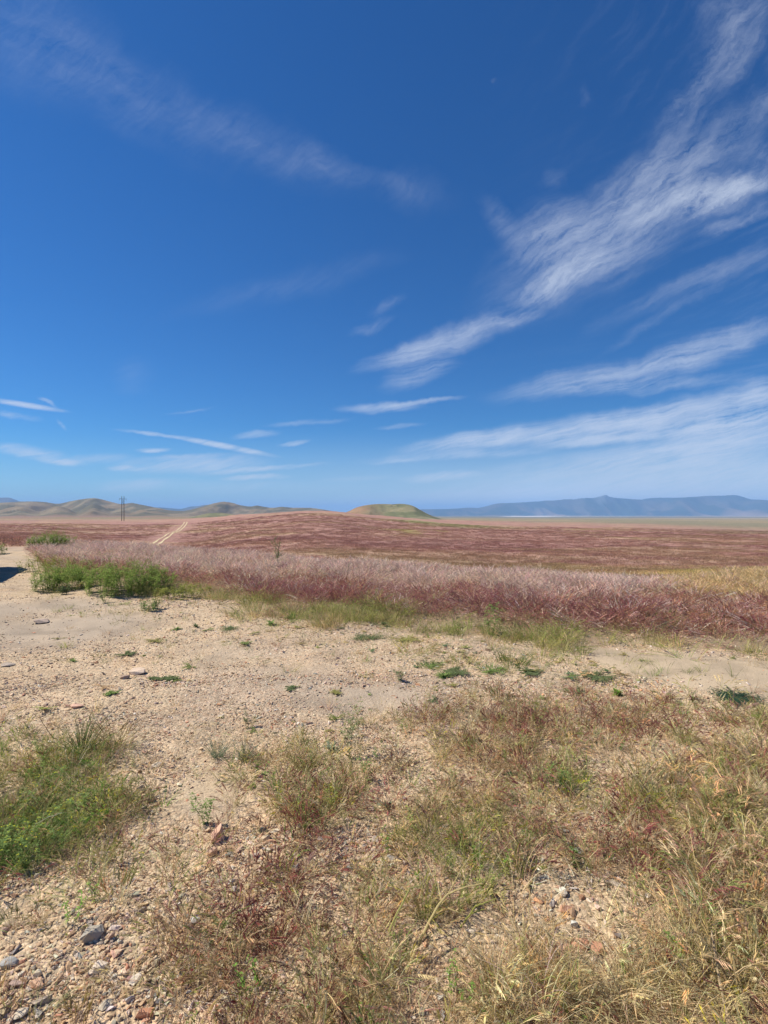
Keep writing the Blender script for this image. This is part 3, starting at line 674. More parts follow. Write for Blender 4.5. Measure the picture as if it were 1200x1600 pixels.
# ------------------------------------------------------------------ scattering (stuff): point cloud + Instance on Points
def scatter_tree(coll):
    ng = bpy.data.node_groups.new('scatter', 'GeometryNodeTree')
    ng.interface.new_socket('Geometry', in_out='INPUT', socket_type='NodeSocketGeometry')
    ng.interface.new_socket('Geometry', in_out='OUTPUT', socket_type='NodeSocketGeometry')
    N = ng.nodes; L = ng.links
    gi = N.new('NodeGroupInput'); go = N.new('NodeGroupOutput'); ip = N.new('GeometryNodeInstanceOnPoints')
    ci = N.new('GeometryNodeCollectionInfo'); ci.inputs['Collection'].default_value = coll
    ci.inputs['Separate Children'].default_value = True; ci.inputs['Reset Children'].default_value = True
    def attr(nm, ty):
        a = N.new('GeometryNodeInputNamedAttribute'); a.data_type = ty; a.inputs[0].default_value = nm
        return a.outputs[0]
    L.new(gi.outputs[0], ip.inputs['Points']); L.new(ci.outputs[0], ip.inputs['Instance'])
    ip.inputs['Pick Instance'].default_value = True
    L.new(attr('idx', 'INT'), ip.inputs['Instance Index']); L.new(attr('rot', 'FLOAT_VECTOR'), ip.inputs['Rotation']); L.new(attr('scl', 'FLOAT_VECTOR'), ip.inputs['Scale'])
    L.new(ip.outputs[0], go.inputs[0])
    return ng
def kit(name, makers, mat=None):
    """an unlinked collection of template meshes"""
    col = bpy.data.collections.new(name)
    for k in makers:
        if isinstance(k, bpy.types.Mesh): me = k
        else:
            pm = PM(); k(pm); me = pm.mesh(name, mat or M_veg)
        col.objects.link(bpy.data.objects.new(name, me))
    return col
def scatter(name, coll, P, rot, scl, idx, cs, ch, label, cat):
    n = len(P); me = bpy.data.meshes.new(name); me.vertices.add(n); me.vertices.foreach_set('co', np.asarray(P, np.float32).ravel())
    def put(nm, ty, key, arr): a = me.attributes.new(nm, ty, 'POINT'); a.data.foreach_set(key, np.ascontiguousarray(arr).ravel())
    put('rot', 'FLOAT_VECTOR', 'vector', np.asarray(rot, np.float32)); put('scl', 'FLOAT_VECTOR', 'vector', np.asarray(scl, np.float32))
    put('idx', 'INT', 'value', np.asarray(idx, np.int32))
    one = np.ones((n, 1)); put('cs', 'FLOAT_COLOR', 'color', np.hstack([cs, one]).astype(np.float32)); put('ch', 'FLOAT_COLOR', 'color', np.hstack([ch, one]).astype(np.float32))
    o = link(name, me); md = o.modifiers.new('scatter', 'NODES'); md.node_group = scatter_tree(coll)
    print('SCATTER', name, n)
    return tag(o, label, cat, kind='stuff')
def wedge(n, y0, y1, power=1.0, margin=1.18):
    """random ground points in the seen wedge between depths y0..y1; density ~ Y**-power"""
    q = rs.rand(n); e = 2 - power
    Y = (y0 ** e + q * (y1 ** e - y0 ** e)) ** (1 / e) if abs(e) > 1e-6 else y0 * (y1 / y0) ** q
    X = (rs.rand(n) * 2 - 1) * .732 * margin * Y
    return X, Y
def rots(n, tilt=.15): return np.stack([rs.randn(n) * tilt, rs.randn(n) * tilt, rs.rand(n) * 6.283], 1)
def jit(c, n, s=.12):
    c = np.asarray(c, float); c = np.broadcast_to(c, (n, 3)) if c.ndim == 1 else c
    return np.clip(c * (1 + rs.randn(n, 1) * s) * (1 + rs.randn(n, 3) * s * .35), .01, .9)
def pick(cum_w, pal):
    """choose a palette entry for each row from weights (n,k)"""
    w = np.cumsum(cum_w, 1); w = w / w[:, -1:]; r = rs.rand(len(w), 1); k = (r > w).sum(1); return k, np.asarray(pal)[np.minimum(k, len(pal) - 1)]

STRAW = A(.68, .53, .29); PSTRAW = A(.78, .65, .40); BROWN = A(.42, .29, .17); PURP = A(.34, .155, .14); MAUVE = A(.48, .29, .26)
SILV = A(.80, .64, .55); GRN = A(.21, .27, .075); BGRN = A(.19, .33, .07); OLV = A(.36, .345, .125); DGRN = A(.10, .17, .08); RUST = A(.50, .23, .12); GOLD = A(.70, .54, .30)

# ---- gravel
def stone_mesh(nm='stone', n=13, flat=.45, sub=False):
    import bmesh
    bm = bmesh.new()
    for i in range(n):
        v = Vector((random.gauss(0, 1), random.gauss(0, 1), random.gauss(0, 1))).normalized(); v *= U(.8, 1.05)
        bm.verts.new((v.x * U(.85, 1.1), v.y * .75, v.z * flat))
    r = bmesh.ops.convex_hull(bm, input=bm.verts[:])
    for v in [v for v in bm.verts if not v.link_faces]: bm.verts.remove(v)
    if sub: bmesh.ops.bevel(bm, geom=bm.edges[:], offset=.06, segments=2, affect='EDGES', profile=.6)
    me = bpy.data.meshes.new(nm); bm.to_mesh(me); bm.free(); return me
def gravel():
    ms = []
    for i in range(12): me = stone_mesh('gravel', random.choice((10, 13, 16)), U(.35, .65)); me.materials.append(M_stone); ms.append(me)
    col = kit('gravel', ms)
    X, Y = zip(*[wedge(*a) for a in ((46000, 1.15, 2.6, .6), (66000, 2.4, 5.0, .6), (56000, 4.6, 9.5, .6), (12000, 9, 15, .5))]); X = np.concatenate(X); Y = np.concatenate(Y)
    n_ = fbm(X / 1.3, Y / .9, 51, 4); s = bank_s(X, Y); cl = fbm(X / .5, Y / .4, 57, 3)
    keep = rs.rand(len(X)) < (1 - dirt_mask(X, Y, n_) * .93) * (1 - sstep(0, .2, s) * .9) * (.30 + .9 * sstep(.38, .6, cl))
    X, Y = X[keep], Y[keep]; n = len(X)
    r = .0045 * np.exp(rs.randn(n) * .45) * (1 + .12 * np.clip(Y - 2, 0, 8)); big = rs.rand(n) < .022; r = np.where(big, r * 2.0, r)
    px, py = to_px(X, Y)
    coarse = blob(px, py, 150, 1520, 420, 130) + blob(px, py, 930, 1420, 140, 80) + blob(px, py, 480, 1330, 130, 50)
    r = r * (1 + .95 * np.clip(coarse, 0, 1) * rs.rand(n) * .6); r = np.clip(r, .003, .024)
    Z = zt(X, Y) + r * .15
    pal = [A(.58, .42, .28), A(.50, .33, .21), A(.66, .53, .40), A(.42, .34, .27), A(.56, .30, .18), A(.30, .27, .24), A(.72, .64, .54)]
    _, c = pick(np.tile([.30, .22, .2, .12, .07, .04, .06], (n, 1)), pal)
    scl = np.stack([r * (1 + rs.rand(n) * .7), r, r * (.7 + rs.rand(n) * .6)], 1)
    cs = jit(c, n, .14)
    scatter('gravel', col, np.stack([X, Y, Z], 1), rots(n, .3), scl, rs.randint(0, 12, n), cs, cs, 'loose tan and pink gravel spread over the bare ground', 'gravel')
gravel()

# ---- tall grass bank
def bank_zone(X, Y):
    px, py = to_px(X, Y); s = bank_s(X, Y); n = fbm(X / 1.6, Y / 2.2, 81, 4); n2 = fbm(X / .5, Y / .7, 82, 3)
    ss = s + (n - .5) * .5 + (n2 - .5) * .2
    gold = sstep(1000, 1090, px + (n - .5) * 120) * sstep(.62, .85, s + (px - 1100) * .0012)
    gx = np.interp(px, [60, 300, 550, 800, 1000, 1200], [.12, .17, .17, .09, .03, .01]); green_w = np.clip(1 - sstep(gx * .4, gx * 1.3 + .02, ss), 0, 1)
    redlen = np.interp(px, [60, 300, 600, 900, 1200], [.30, .42, .52, .60, .80])
    silv_w = sstep(redlen * .65, redlen * 1.15, ss)
    red_w = np.clip(1 - silv_w - green_w, .02, 1)
    return px, py, s, n, n2, green_w, red_w, silv_w, gold
def bank():
    mk = [lambda pm: cheat(pm, 20, .13, .36, 6, .8, .0036, .034, .0075, .3), lambda pm: cheat(pm, 16, .12, .42, 6, 1.0, .0036, .038, .0072, .35),
          lambda pm: cheat(pm, 22, .15, .32, 5, .6, .0034, .032, .0075, .3), lambda pm: cheat(pm, 14, .10, .46, 7, 1.2, .004, .040, .0072, .4)]
    col = kit('cheatgrass_clump', mk)
    X, Y = wedge(31000, 5.2, 30, .75, 1.35)
    px, py, s, n, n2, gw, rw, sw, gold = bank_zone(X, Y)
    dens = sstep(-.08, .26, s + (n2 - .5) * .42) * (s < 2.2) * (.55 + .45 * sstep(.35, .5, n2))
    dens = dens * np.where(s < .14, .30, 1) * (1 - blob(px, py, 30, 870, 40, 60) * 0)
    dens = dens * sstep(38, 60, px + (n2 - .5) * 16)          # the road keeps clear
    sparse_r = sstep(1150, 1040, py - (px - 900) * .05)
    keep = rs.rand(len(X)) < dens
    X, Y = X[keep], Y[keep]; px, py, s, n, n2, gw, rw, sw, gold = bank_zone(X, Y); N = len(X)
    rightward = sstep(700, 1150, px)[:, None]
    # heads
    w = np.stack([gw * .9, rw * (1.0 + 1.8 * sstep(.42, .58, n)), rw * .5, sw * 1.1 + rw * .28, sw * .45, rw * .22 * (1 + 1.2 * rightward[:, 0]), gold * 2.2], 1) + 1e-4
    w[:, :6] *= (1 - gold * .8)[:, None]
    _, ch = pick(w, [OLV * 1.05, A(.39, .17, .175), A(.50, .28, .235), SILV, A(.62, .42, .39), A(.58, .33, .20), GOLD])
    ws = np.stack([gw * 2 + .1, rw, rw * .4 + sw * .9, sw * .6 + rw * .25, gold * 2], 1) + 1e-4
    _, cs = pick(ws, [GRN * 1.2, A(.42, .24, .17), STRAW, SILV, GOLD])
    hh = (0.85 + .3 * rs.rand(N)) * np.interp(s, [0, .12, .45, 1.2], [.34, .52, .74, .74]) * (.72 + .5 * sstep(.35, .65, fbm(X / .8, Y / 1.0, 83, 3)))
    hh = hh * np.interp(px, [60, 500, 1200], [1.08, 1.0, .92])
    wd = .9 + .35 * rs.rand(N)
    scatter('purple_grass', col, np.stack([X, Y, zt(X, Y) - .01], 1), rots(N, .16), np.stack([wd, wd, hh], 1), rs.randint(0, 4, N), jit(cs, N), jit(ch, N, .14),
            'dense tall cheatgrass on the bank, purple-red in front and silvery behind', 'grass')
    # green fringe along the foot of the bank
    col2 = kit('green_blades', [lambda pm: blades(pm, 34, .10, .22, .0045, .6, 1.0), lambda pm: cheat(pm, 18, .09, .22, 4, .8, .003, .02, .004, .4, blades=1), lambda pm: blades(pm, 26, .12, .17, .004, .9, 1.2)])
    X, Y = wedge(16000, 5.0, 14, .5, 1.3); px, py, s, n, n2, *_ = bank_zone(X, Y)
    gx = np.interp(px, [60, 300, 550, 800, 1000, 1200], [.10, .15, .15, .08, .03, .0]); d = sstep(-.16, -.02, s) * (1 - sstep(gx * .5, gx * 1.2 + .02, s + (n - .5) * .15)) * (px > 60) * (.18 + .82 * sstep(.44, .56, n2))
    d = d * (1 - .6 * sstep(780, 1000, px)) * (.35 + .65 * sstep(270, 360, px)) * np.where(s < 0, .30, 1)
    d = np.maximum(d, .05 * ((s < 0) & (s > -.4) & (px > 60)))
    k = rs.rand(len(X)) < d; X, Y, px, n, n2, s = X[k], Y[k], px[k], n[k], n2[k], s[k]; N = len(X)
    _, c = pick(np.stack([.8 + 0 * X, .7 + 0 * X, .6 + (n > .5) * .9, .6 + 0 * X], 1), [OLV * 1.25, GRN * 1.3, STRAW * .9, A(.42, .42, .15)])
    sc_ = (.75 + .5 * rs.rand(N)) * np.where(s < 0, .6, 1.05)
    scatter('green_grass', col2, np.stack([X, Y, zt(X, Y) - .005], 1), rots(N, .12), np.stack([sc_] * 3, 1), rs.randint(0, 3, N), jit(c, N, .15), jit(c * .8 + PURP * .25, N),
            'yellow-green short grass fringe along the near foot of the purple bank', 'grass')
bank()

# ---- field behind the hollow
def far_field():
    mk = [lambda pm: cheat(pm, 34, .8, .36, 2, .6, .020, .09, .035, .35, blades=.2), lambda pm: cheat(pm, 28, .9, .30, 2, .8, .022, .09, .04, .4, blades=.2)]
    col = kit('field_tussock', mk)
    X, Y = wedge(60000, 24, 330, 1.25, 1.25); n = fbm(X / 5, Y / 5, 91, 3)
    s = bank_s(X, Y); dtr = np.full(len(X), 1e9)
    for i in range(0, 260, 2): dtr = np.minimum(dtr, np.hypot(X - TRX[i], Y - TRY[i]))
    k = (rs.rand(len(X)) < .45 + .55 * sstep(.38, .55, n)) & (dtr > 2.0); X, Y, dtr = X[k], Y[k], dtr[k]; N = len(X)
    c = field_col(X, Y); c = c * 1.12
    sz = (.55 + .5 * rs.rand(N)) * np.interp(Y, [30, 100, 300], [.7, 1.0, 1.5]) * np.clip(dtr / 8, .3, 1)
    scatter('red_field_grass', col, np.stack([X, Y, zt(X, Y) - .02], 1), rots(N, .08), np.stack([sz * 1.1, sz * 1.1, sz * .8], 1), rs.randint(0, 2, N), jit(c * A(1.1, 1.15, 1.0), N, .14), jit(c, N, .14),
            'far rolling field of red-brown cheatgrass with pale streaks', 'grass')
far_field()

# ---- foreground growth
def fg_density(X, Y):
    px, py = to_px(X, Y); n = fbm(X / .45, Y / .35, 111, 4); n2 = fbm(X / .15, Y / .13, 112, 3)
    edge = np.interp(px, [-200, 0, 60, 180, 230, 380, 420, 560, 680, 800, 1000, 1080, 1200, 1500], [1215, 1215, 1175, 1185, 1350, 1320, 1200, 1180, 1150, 1115, 1115, 1150, 1130, 1130])
    d = sstep(-20, 60, py - edge + (n - .5) * 90)
    for cx, cy, rx, ry, a in ((200, 1540, 330, 105, .84), (60, 1480, 160, 70, .7), (470, 1335, 95, 38, .62), (905, 1420, 110, 62, .85), (860, 1490, 60, 40, .5), (770, 1255, 65, 38, .7), (880, 1290, 40, 40, .35),
                              (285, 1250, 75, 90, .92), (600, 1195, 70, 34, .7), (420, 1185, 60, 30, .4), (300, 1390, 60, 30, .5), (640, 1225, 50, 24, .4), (640, 1270, 40, 20, .5), (960, 1240, 40, 25, .5), (330, 1330, 46, 26, .8), (230, 1420, 90, 46, .5), (560, 1240, 40, 25, .3)):
        d = d * (1 - a * blob(px, py, cx, cy, rx, ry, .4))
    d = d * (.12 + 1.1 * sstep(.38, .60, n)) * (.35 + .8 * sstep(.38, .58, n2))
    cov = np.zeros_like(d)
    for cx, cy, rx, ry, a in ((450, 1425, 140, 130, .85), (690, 1375, 190, 90, .85), (760, 1545, 360, 100, .95), (480, 1240, 120, 70, .8), (890, 1150, 240, 54, .95), (570, 1200, 80, 46, .55), (740, 1290, 180, 70, .6), (560, 1300, 110, 60, .5), (230, 1360, 120, 60, .5), (380, 1530, 150, 70, .75), (560, 1420, 120, 90, .8), (640, 1290, 120, 50, .6),
                              (300, 1370, 100, 50, .5), (1000, 1290, 160, 90, .75), (1130, 1400, 170, 220, .9), (300, 1470, 90, 50, .4), (1010, 1540, 150, 70, .5), (200, 1350, 60, 40, .4), (95, 1235, 120, 80, .9), (150, 1200, 60, 30, .5)):
        cov = np.maximum(cov, a * blob(px, py, cx, cy, rx, ry, .6))
    d = np.maximum(d, cov * (.34 + .66 * sstep(.38, .56, n2)) * (.62 + .38 * sstep(.38, .54, n)))
    for cx, cy, rx, ry in ((900, 1420, 80, 45), (60, 1500, 130, 50)): d = d * (1 - .55 * blob(px, py, cx, cy, rx, ry, .4))
    return px, py, n, n2, np.clip(d, 0, 1)
def foreground():
    wd = Vector((.28, .02, 0))
    mk = [lambda pm: cheat(pm, 15, .04, .19, 6, .95, .0025, .030, .0036, .25, wd), lambda pm: cheat(pm, 11, .035, .23, 7, 1.2, .0025, .032, .0036, .3, wd),
          lambda pm: cheat(pm, 20, .06, .15, 5, .7, .0024, .028, .0038, .25, wd), lambda pm: cheat(pm, 14, .05, .12, 5, .8, .0024, .026, .0038, .35, wd), lambda pm: cheat(pm, 10, .04, .27, 8, 1.2, .0027, .034, .0036, .25, wd)]
    col = kit('cheatgrass_tuft', mk)
    X, Y = wedge(40000, 1.12, 5.4, .35, 1.3); px, py, n, n2, d = fg_density(X, Y)
    k = rs.rand(len(X)) < d * np.interp(py, [1100, 1300, 1600], [.22, .25, .31]); X, Y, px, py, n = X[k], Y[k], px[k], py[k], n[k]; N = len(X)
    n5 = fbm(X / .6 + 5, Y / .5, 115, 3)
    gl = blob(px, py, 60, 1275, 180, 130); pr = blob(px, py, 450, 1410, 130, 140) * 2.2 + blob(px, py, 900, 1130, 240, 50) * .8 + blob(px, py, 1010, 1330, 110, 40) * .6 + blob(px, py, 560, 1260, 70, 60) * .4
    st = blob(px, py, 760, 1560, 260, 90) + blob(px, py, 1150, 1470, 170, 230) + .4 * blob(px, py, 1000, 1540, 200, 80); gr = blob(px, py, 690, 1350, 130, 60) + blob(px, py, 470, 1240, 70, 50) + blob(px, py, 1180, 1290, 90, 80) * .6 + blob(px, py, 1010, 1300, 70, 60) * .5
    w = np.stack([.26 + pr * 3.0 + (n5 > .52) * .5, .5 + st * .2, .8 + st * 3.0, .60 + gr * 1.8 + gl * 2.8, .35 + .5 * pr + 0 * X, .35 + st * 1.5], 1)
    _, ch = pick(w, [A(.33, .125, .11), BROWN * 1.15, STRAW, OLV, A(.46, .31, .23), PSTRAW * .85])
    w = np.stack([.85 + gr * 2.6 + gl * 2.8, .9 + st * 1.5 + 0 * X, .25 + pr * .7, .5 + st * 2.0], 1)
    _, cs = pick(w, [A(.34, .38, .11), STRAW, A(.42, .25, .16), PSTRAW])
    sz = (.38 + .48 * rs.rand(N)) * (1 + .3 * blob(px, py, 1150, 1400, 200, 300)) * np.interp(Y, [1.1, 1.7], [.72, 1]) * (1 - .1 * blob(px, py, 60, 1260, 230, 130))
    scatter('dry_cheatgrass', col, np.stack([X, Y, zt(X, Y) - .004], 1), rots(N, .2), np.stack([sz] * 3, 1), rs.randint(0, 5, N), jit(cs, N, .18), jit(ch, N, .2),
            'dry drooping cheatgrass with purple-brown seed heads in the foreground', 'grass')
    # matted straw
    col = kit('matted_straw', [lambda pm: litter(pm, 26, .08, .15, .0024), lambda pm: blades(pm, 20, .04, .24, .0028, .7, .9, wind=wd), lambda pm: blades(pm, 18, .03, .20, .0028, 1.1, 1.3, wind=wd), lambda pm: litter(pm, 30, .09, .10, .0022)])
    X, Y = wedge(30000, 1.12, 5.6, .4, 1.3); px, py, n, n2, d = fg_density(X, Y)
    st = blob(px, py, 760, 1560, 280, 100) + blob(px, py, 1150, 1470, 190, 250) + blob(px, py, 960, 1530, 160, 90)
    k = rs.rand(len(X)) < np.clip(d * (.12 + .30 * st) + .014 * (py > 1100), 0, 1); X, Y, px, py, st = X[k], Y[k], px[k], py[k], st[k]; N = len(X)
    _, c = pick(np.stack([.8 + 0 * X, .7 + st, .3 - .2 * np.clip(st, 0, 1), .10 + 0 * X], 1), [STRAW, PSTRAW, BROWN * 1.5, SILV * .95])
    sz = (.5 + .5 * rs.rand(N)) * np.interp(Y, [1.1, 1.7], [.65, 1])
    scatter('dry_straw', col, np.stack([X, Y, zt(X, Y) - .002], 1), rots(N, .12), np.stack([sz] * 3, 1), rs.randint(0, 4, N), jit(c, N, .16), jit(c, N),
            'pale matted straw lying between the cheatgrass tufts', 'straw')
    # green shoots among it
    col = kit('green_shoots', [lambda pm: blades(pm, 16, .03, .15, .0026, .6, .9), lambda pm: blades(pm, 11, .025, .19, .0028, .5, 1.1), lambda pm: forb(pm, 2, .02, .13, .016, .004, 3), lambda pm: cheat(pm, 9, .03, .17, 6, 1.1, .0018, .017, .0034, .5, wd, 1.0)])
    X, Y = wedge(26000, 1.12, 5.4, .4, 1.3); px, py, n, n2, d = fg_density(X, Y)
    gl = blob(px, py, 60, 1270, 180, 125) * 1.1; gr = blob(px, py, 690, 1350, 140, 65) + blob(px, py, 470, 1245, 80, 50) + blob(px, py, 895, 1230, 34, 60) + blob(px, py, 1170, 1150, 90, 50) + .5 * blob(px, py, 1150, 1300, 120, 90) + .5 * blob(px, py, 1080, 1480, 60, 80)
    k = rs.rand(len(X)) < np.clip(d * (.08 + .26 * gr + .26 * gl), 0, 1); X, Y, px, py, gl, gr = X[k], Y[k], px[k], py[k], gl[k], gr[k]; N = len(X)
    _, c = pick(np.stack([.5 + gl, .6 + 0 * X, .5 + gl + gr, .2 + 0 * X], 1), [BGRN * 1.15, OLV * 1.1, GRN * 1.25, A(.33, .42, .12)])
    sz = (.55 + .55 * rs.rand(N)) * np.interp(Y, [1.1, 1.7], [.75, 1])
    scatter('green_shoots', col, np.stack([X, Y, zt(X, Y) - .003], 1), rots(N, .15), np.stack([sz] * 3, 1), rs.randint(0, 4, N), jit(c, N, .16), jit(np.where((rs.rand(N) < .5)[:, None], c * .9, A(.55, .50, .06)), N, .1),
            'fresh green shoots among the dry foreground grass', 'shoots')
    # sparse sprigs out on the gravel
    col = kit('gravel_sprig', [lambda pm: blades(pm, 7, .02, .07, .0026, 1.0, 1.0), lambda pm: rosette(pm, 9, .035, .009), lambda pm: mat_weed(pm, 6, .07, .010), lambda pm: cheat(pm, 5, .02, .11, 6, 1.3, .002, .018, .004, .8), lambda pm: litter(pm, 9, .05, .08, .0024)])
    X, Y = wedge(9000, 2.0, 11, .3, 1.3); px, py = to_px(X, Y); n = fbm(X / .8, Y / .6, 121, 3); s = bank_s(X, Y)
    band = blob(px, py, 760, 1042, 120, 16) * 1.3 + blob(px, py, 900, 1050, 200, 36) * .8 + blob(px, py, 640, 990, 200, 18) * .5 + blob(px, py, 1010, 1070, 200, 40) * .5 + blob(px, py, 180, 945, 160, 22) * .5 + blob(px, py, 500, 1150, 160, 30) * .6
    nz = fbm(X / 1.3, Y / .9, 51, 4)
    k = (s < 0) & (rs.rand(len(X)) < np.clip(.03 + .16 * sstep(.5, .66, n) + .65 * band * sstep(.36, .55, n), 0, 1) * (1 - .9 * dirt_mask(X, Y, nz))) & (py < 1330)
    k &= (px > 70 + (py < 940) * 20); X, Y = X[k], Y[k]; N = len(X)
    _, c = pick(np.tile([.25, .3, .2, .5], (N, 1)), [GRN, OLV, DGRN * 1.3, STRAW * .75])
    sz = .6 + .8 * rs.rand(N)
    scatter('gravel_sprigs', col, np.stack([X, Y, zt(X, Y) - .001], 1), rots(N, .1), np.stack([sz] * 3, 1), rs.randint(0, 5, N), jit(c, N, .18), jit(c * .6 + BROWN * .5, N),
            'tiny scattered sprigs dotting the open gravel', 'sprigs')
foreground()

# ------------------------------------------------------------------ single plants
def pmat(name, a, h=(.5, .45, .05)): return veg_material(name, False, tuple(a), tuple(h))
MG = pmat('leaf_green', A(.22, .31, .10)); MD = pmat('leaf_dark', A(.17, .215, .10)); MB_ = pmat('leaf_bluegreen', A(.24, .29, .19), (.3, .25, .15)); MY = pmat('leaf_yellowgreen', A(.33, .35, .10))
MS = pmat('stem_straw', A(.60, .50, .24), (.62, .56, .22)); MP = pmat('grass_purple', A(.28, .22, .10), PURP); MO = pmat('grass_olive', OLV, BROWN); MBr = pmat('bush_green', A(.26, .35, .095), (.70, .66, .10))
def plant(name, px, py, maker, mat, label, cat, group=None, sc_=1.0, parts=None, seed=None):
    random.seed(seed if seed is not None else int(px * 7 + py * 13)); p = at(px, py)
    pm = PM(); maker(pm)
    if parts:
        o = empty(name, p, U(0, .6)); link(parts, pm.mesh(parts, mat), o)
    else: o = link(name, pm.mesh(name, mat)); o.location = p; o.rotation_euler = (0, 0, 0)
    o.scale = (sc_,) * 3
    return tag(o, label, cat, group)
def bush(pm, R, H, n, ls=1.0):
    for i in range(n):
        a = rv(); r = R * math.sqrt(U(0, 1)); p = a * r
        sub = PM(); forb(sub, 1, .02, H * (1.08 - .45 * (r / R) ** 2) * U(.8, 1.1), .045 * ls, .008 * ls, 6, True, .004 * ls, .45, 3)
        b = len(pm.V); pm.V += [(v[0] + p.x, v[1] + p.y, v[2]) for v in sub.V]; pm.Q += [[b + i2 for i2 in q] for q in sub.Q]; pm.p += sub.p; pm.v += sub.v
GB = 'green mustard bushes at the left end of the bank'
plant('mustard_bush', 205, 922, lambda pm: bush(pm, .78, .60, 150, 1.6), MBr, 'largest bright green bush at the foot of the purple bank, left of centre', 'bush', GB)
plant('mustard_bush', 100, 921, lambda pm: bush(pm, .55, .56, 100, 1.6), MBr, 'bright green bush at the corner between road and purple bank', 'bush', GB)
plant('mustard_bush', 128, 903, lambda pm: bush(pm, .5, .45, 40, 1.5), MBr, 'green bush right behind the corner bush, between road edge and big bush', 'bush', GB)
plant('mustard_bush', 70, 893, lambda pm: bush(pm, .60, .48, 45, 1.4), MY, 'yellowish green bush hugging the road edge behind the corner bush', 'bush', GB)
plant('mustard_bush', 285, 932, lambda pm: bush(pm, .50, .24, 40, 1.2), MY, 'low olive-green bush right of the largest bush', 'bush', GB)
plant('mustard_bush', 80, 857, lambda pm: bush(pm, .85, .78, 110, 2.2), MBr, 'far green bush where the road leaves the bank', 'bush', GB)
plant('mustard_bush', -26, 866, lambda pm: bush(pm, .65, .5, 60, 2.0), MBr, 'green bush on the far side of the road at the left edge', 'bush', GB)
plant('mustard_bush', 236, 952, lambda pm: bush(pm, .14, .17, 14), MG, 'small green bush standing alone on gravel before the bushes', 'bush', GB)
plant('weed', 165, 942, lambda pm: forb(pm, 5, .05, .22, .04, .009, 5), MG, 'spindly green weed on gravel below the two left bushes', 'weed')
plant('weed', 100, 929, lambda pm: forb(pm, 7, .08, .18, .05, .016, 4, False), MD, 'dark green weed at the foot of the corner bush', 'weed')
plant('tumble_weed_stem', 432, 886, lambda pm: forb(pm, 3, .05, .80, .09, .026, 9, False, .018, .2), MD, 'tall dark green stalk rising alone above the silvery bank', 'weed', parts='stem')
plant('weed', 541, 915, lambda pm: forb(pm, 1, .02, .50, .04, .010, 4, False, .008, .1), MD, 'thin dark stalk poking above the silver grass at centre', 'weed')
plant('weed', 765, 990, lambda pm: (blades(pm, 60, .16, .22, .006, .5, .8), forb(pm, 6, .12, .38, .05, .012, 5, False)), MG, 'bright green leafy clump in the bank edge right of centre', 'weed')
plant('grass_clump', 1035, 980, lambda pm: blades(pm, 170, .16, .30, .007, 1.1, .8), pmat('clump_olive', A(.25, .25, .09)), 'spiky olive-green clump standing in the purple grass on the right', 'grass clump')
plant('grass_clump', 850, 1012, lambda pm: blades(pm, 60, .12, .18, .005, .9, .9), pmat('clump_olive_fringe', OLV), 'low olive clump on the bank edge above the green strip', 'grass clump')
GT = 'grass tufts on the gravel'
plant('grass_tuft', 340, 1183, lambda pm: blades(pm, 90, .035, .17, .0032, 1.0, .5), MB_, 'blue-green spiky grass tuft, left one of the pair on the gravel', 'grass tuft', GT)
plant('grass_tuft', 382, 1186, lambda pm: blades(pm, 100, .04, .18, .0032, 1.1, .5), MB_, 'blue-green spiky grass tuft, right one of the pair on the gravel', 'grass tuft', GT)
plant('grass_tuft', 128, 1176, lambda pm: (blades(pm, 120, .06, .26, .0045, .8, .8), cheat(pm, 14, .06, .26, 7, .9, .0028, .02, .004)), pmat('tuft_green', A(.13, .19, .06), BROWN), 'tall green grass tuft standing above the left grass mass', 'grass tuft', GT)
plant('grass_tuft', 182, 1168, lambda pm: cheat(pm, 40, .06, .18, 6, .8, .0028, .02, .004, .4, blades=1), MO, 'olive tuft with seed heads beside the tall green tuft', 'grass tuft', GT)
plant('grass_tuft', 155, 1026, lambda pm: cheat(pm, 26, .06, .07, 3, .8, .003, .02, .004, .9), MO, 'low brownish tuft on gravel above the flat stone', 'grass tuft', GT)
GW = 'small green weeds on the gravel'
def w(px, py, mk, mat, lab): plant('weed', px, py, mk, mat, lab, 'weed', GW)
w(196, 1024, lambda pm: mat_weed(pm, 16, .11, .018), MD, 'small dark weed right of the low brown tuft')
w(114, 1034, lambda pm: rosette(pm, 20, .06, .014, .5), MG, 'tiny green rosette left of the low brown tuft')
w(242, 1062, lambda pm: mat_weed(pm, 16, .07, .016), MD, 'dark weed just right of the flat stone')
w(266, 1062, lambda pm: mat_weed(pm, 20, .08, .018), MD, 'darker weed second to the right of the flat stone')
w(175, 1085, lambda pm: mat_weed(pm, 14, .07, .014), MG, 'small green weed below the flat stone')
w(243, 1003, lambda pm: mat_weed(pm, 24, .14, .012), MO, 'sprawling grey-green mat above the flat stone')
w(275, 984, lambda pm: rosette(pm, 26, .09, .018, .6), MG, 'green rosette in the upper left gravel')
w(307, 980, lambda pm: rosette(pm, 26, .07, .018, .8), MD, 'dark upright rosette in the upper left gravel')
w(356, 984, lambda pm: mat_weed(pm, 26, .16, .014), MD, 'flat dark weed mat above centre-left gravel')
w(384, 1006, lambda pm: mat_weed(pm, 14, .10, .014), MG, 'light green weed patch on gravel left of centre')
w(424, 976, lambda pm: rosette(pm, 34, .10, .022, .6), MG, 'fresh green rosette at the bank foot, left of two')
w(452, 966, lambda pm: rosette(pm, 34, .10, .022, .6), MD, 'dark rosette at the bank foot, right of two')
w(572, 998, lambda pm: mat_weed(pm, 40, .20, .018), MD, 'wide dark green weed mat under the bank at centre')
w(636, 1000, lambda pm: mat_weed(pm, 34, .20, .016), MO, 'grey-green weed mat right of the wide dark mat')
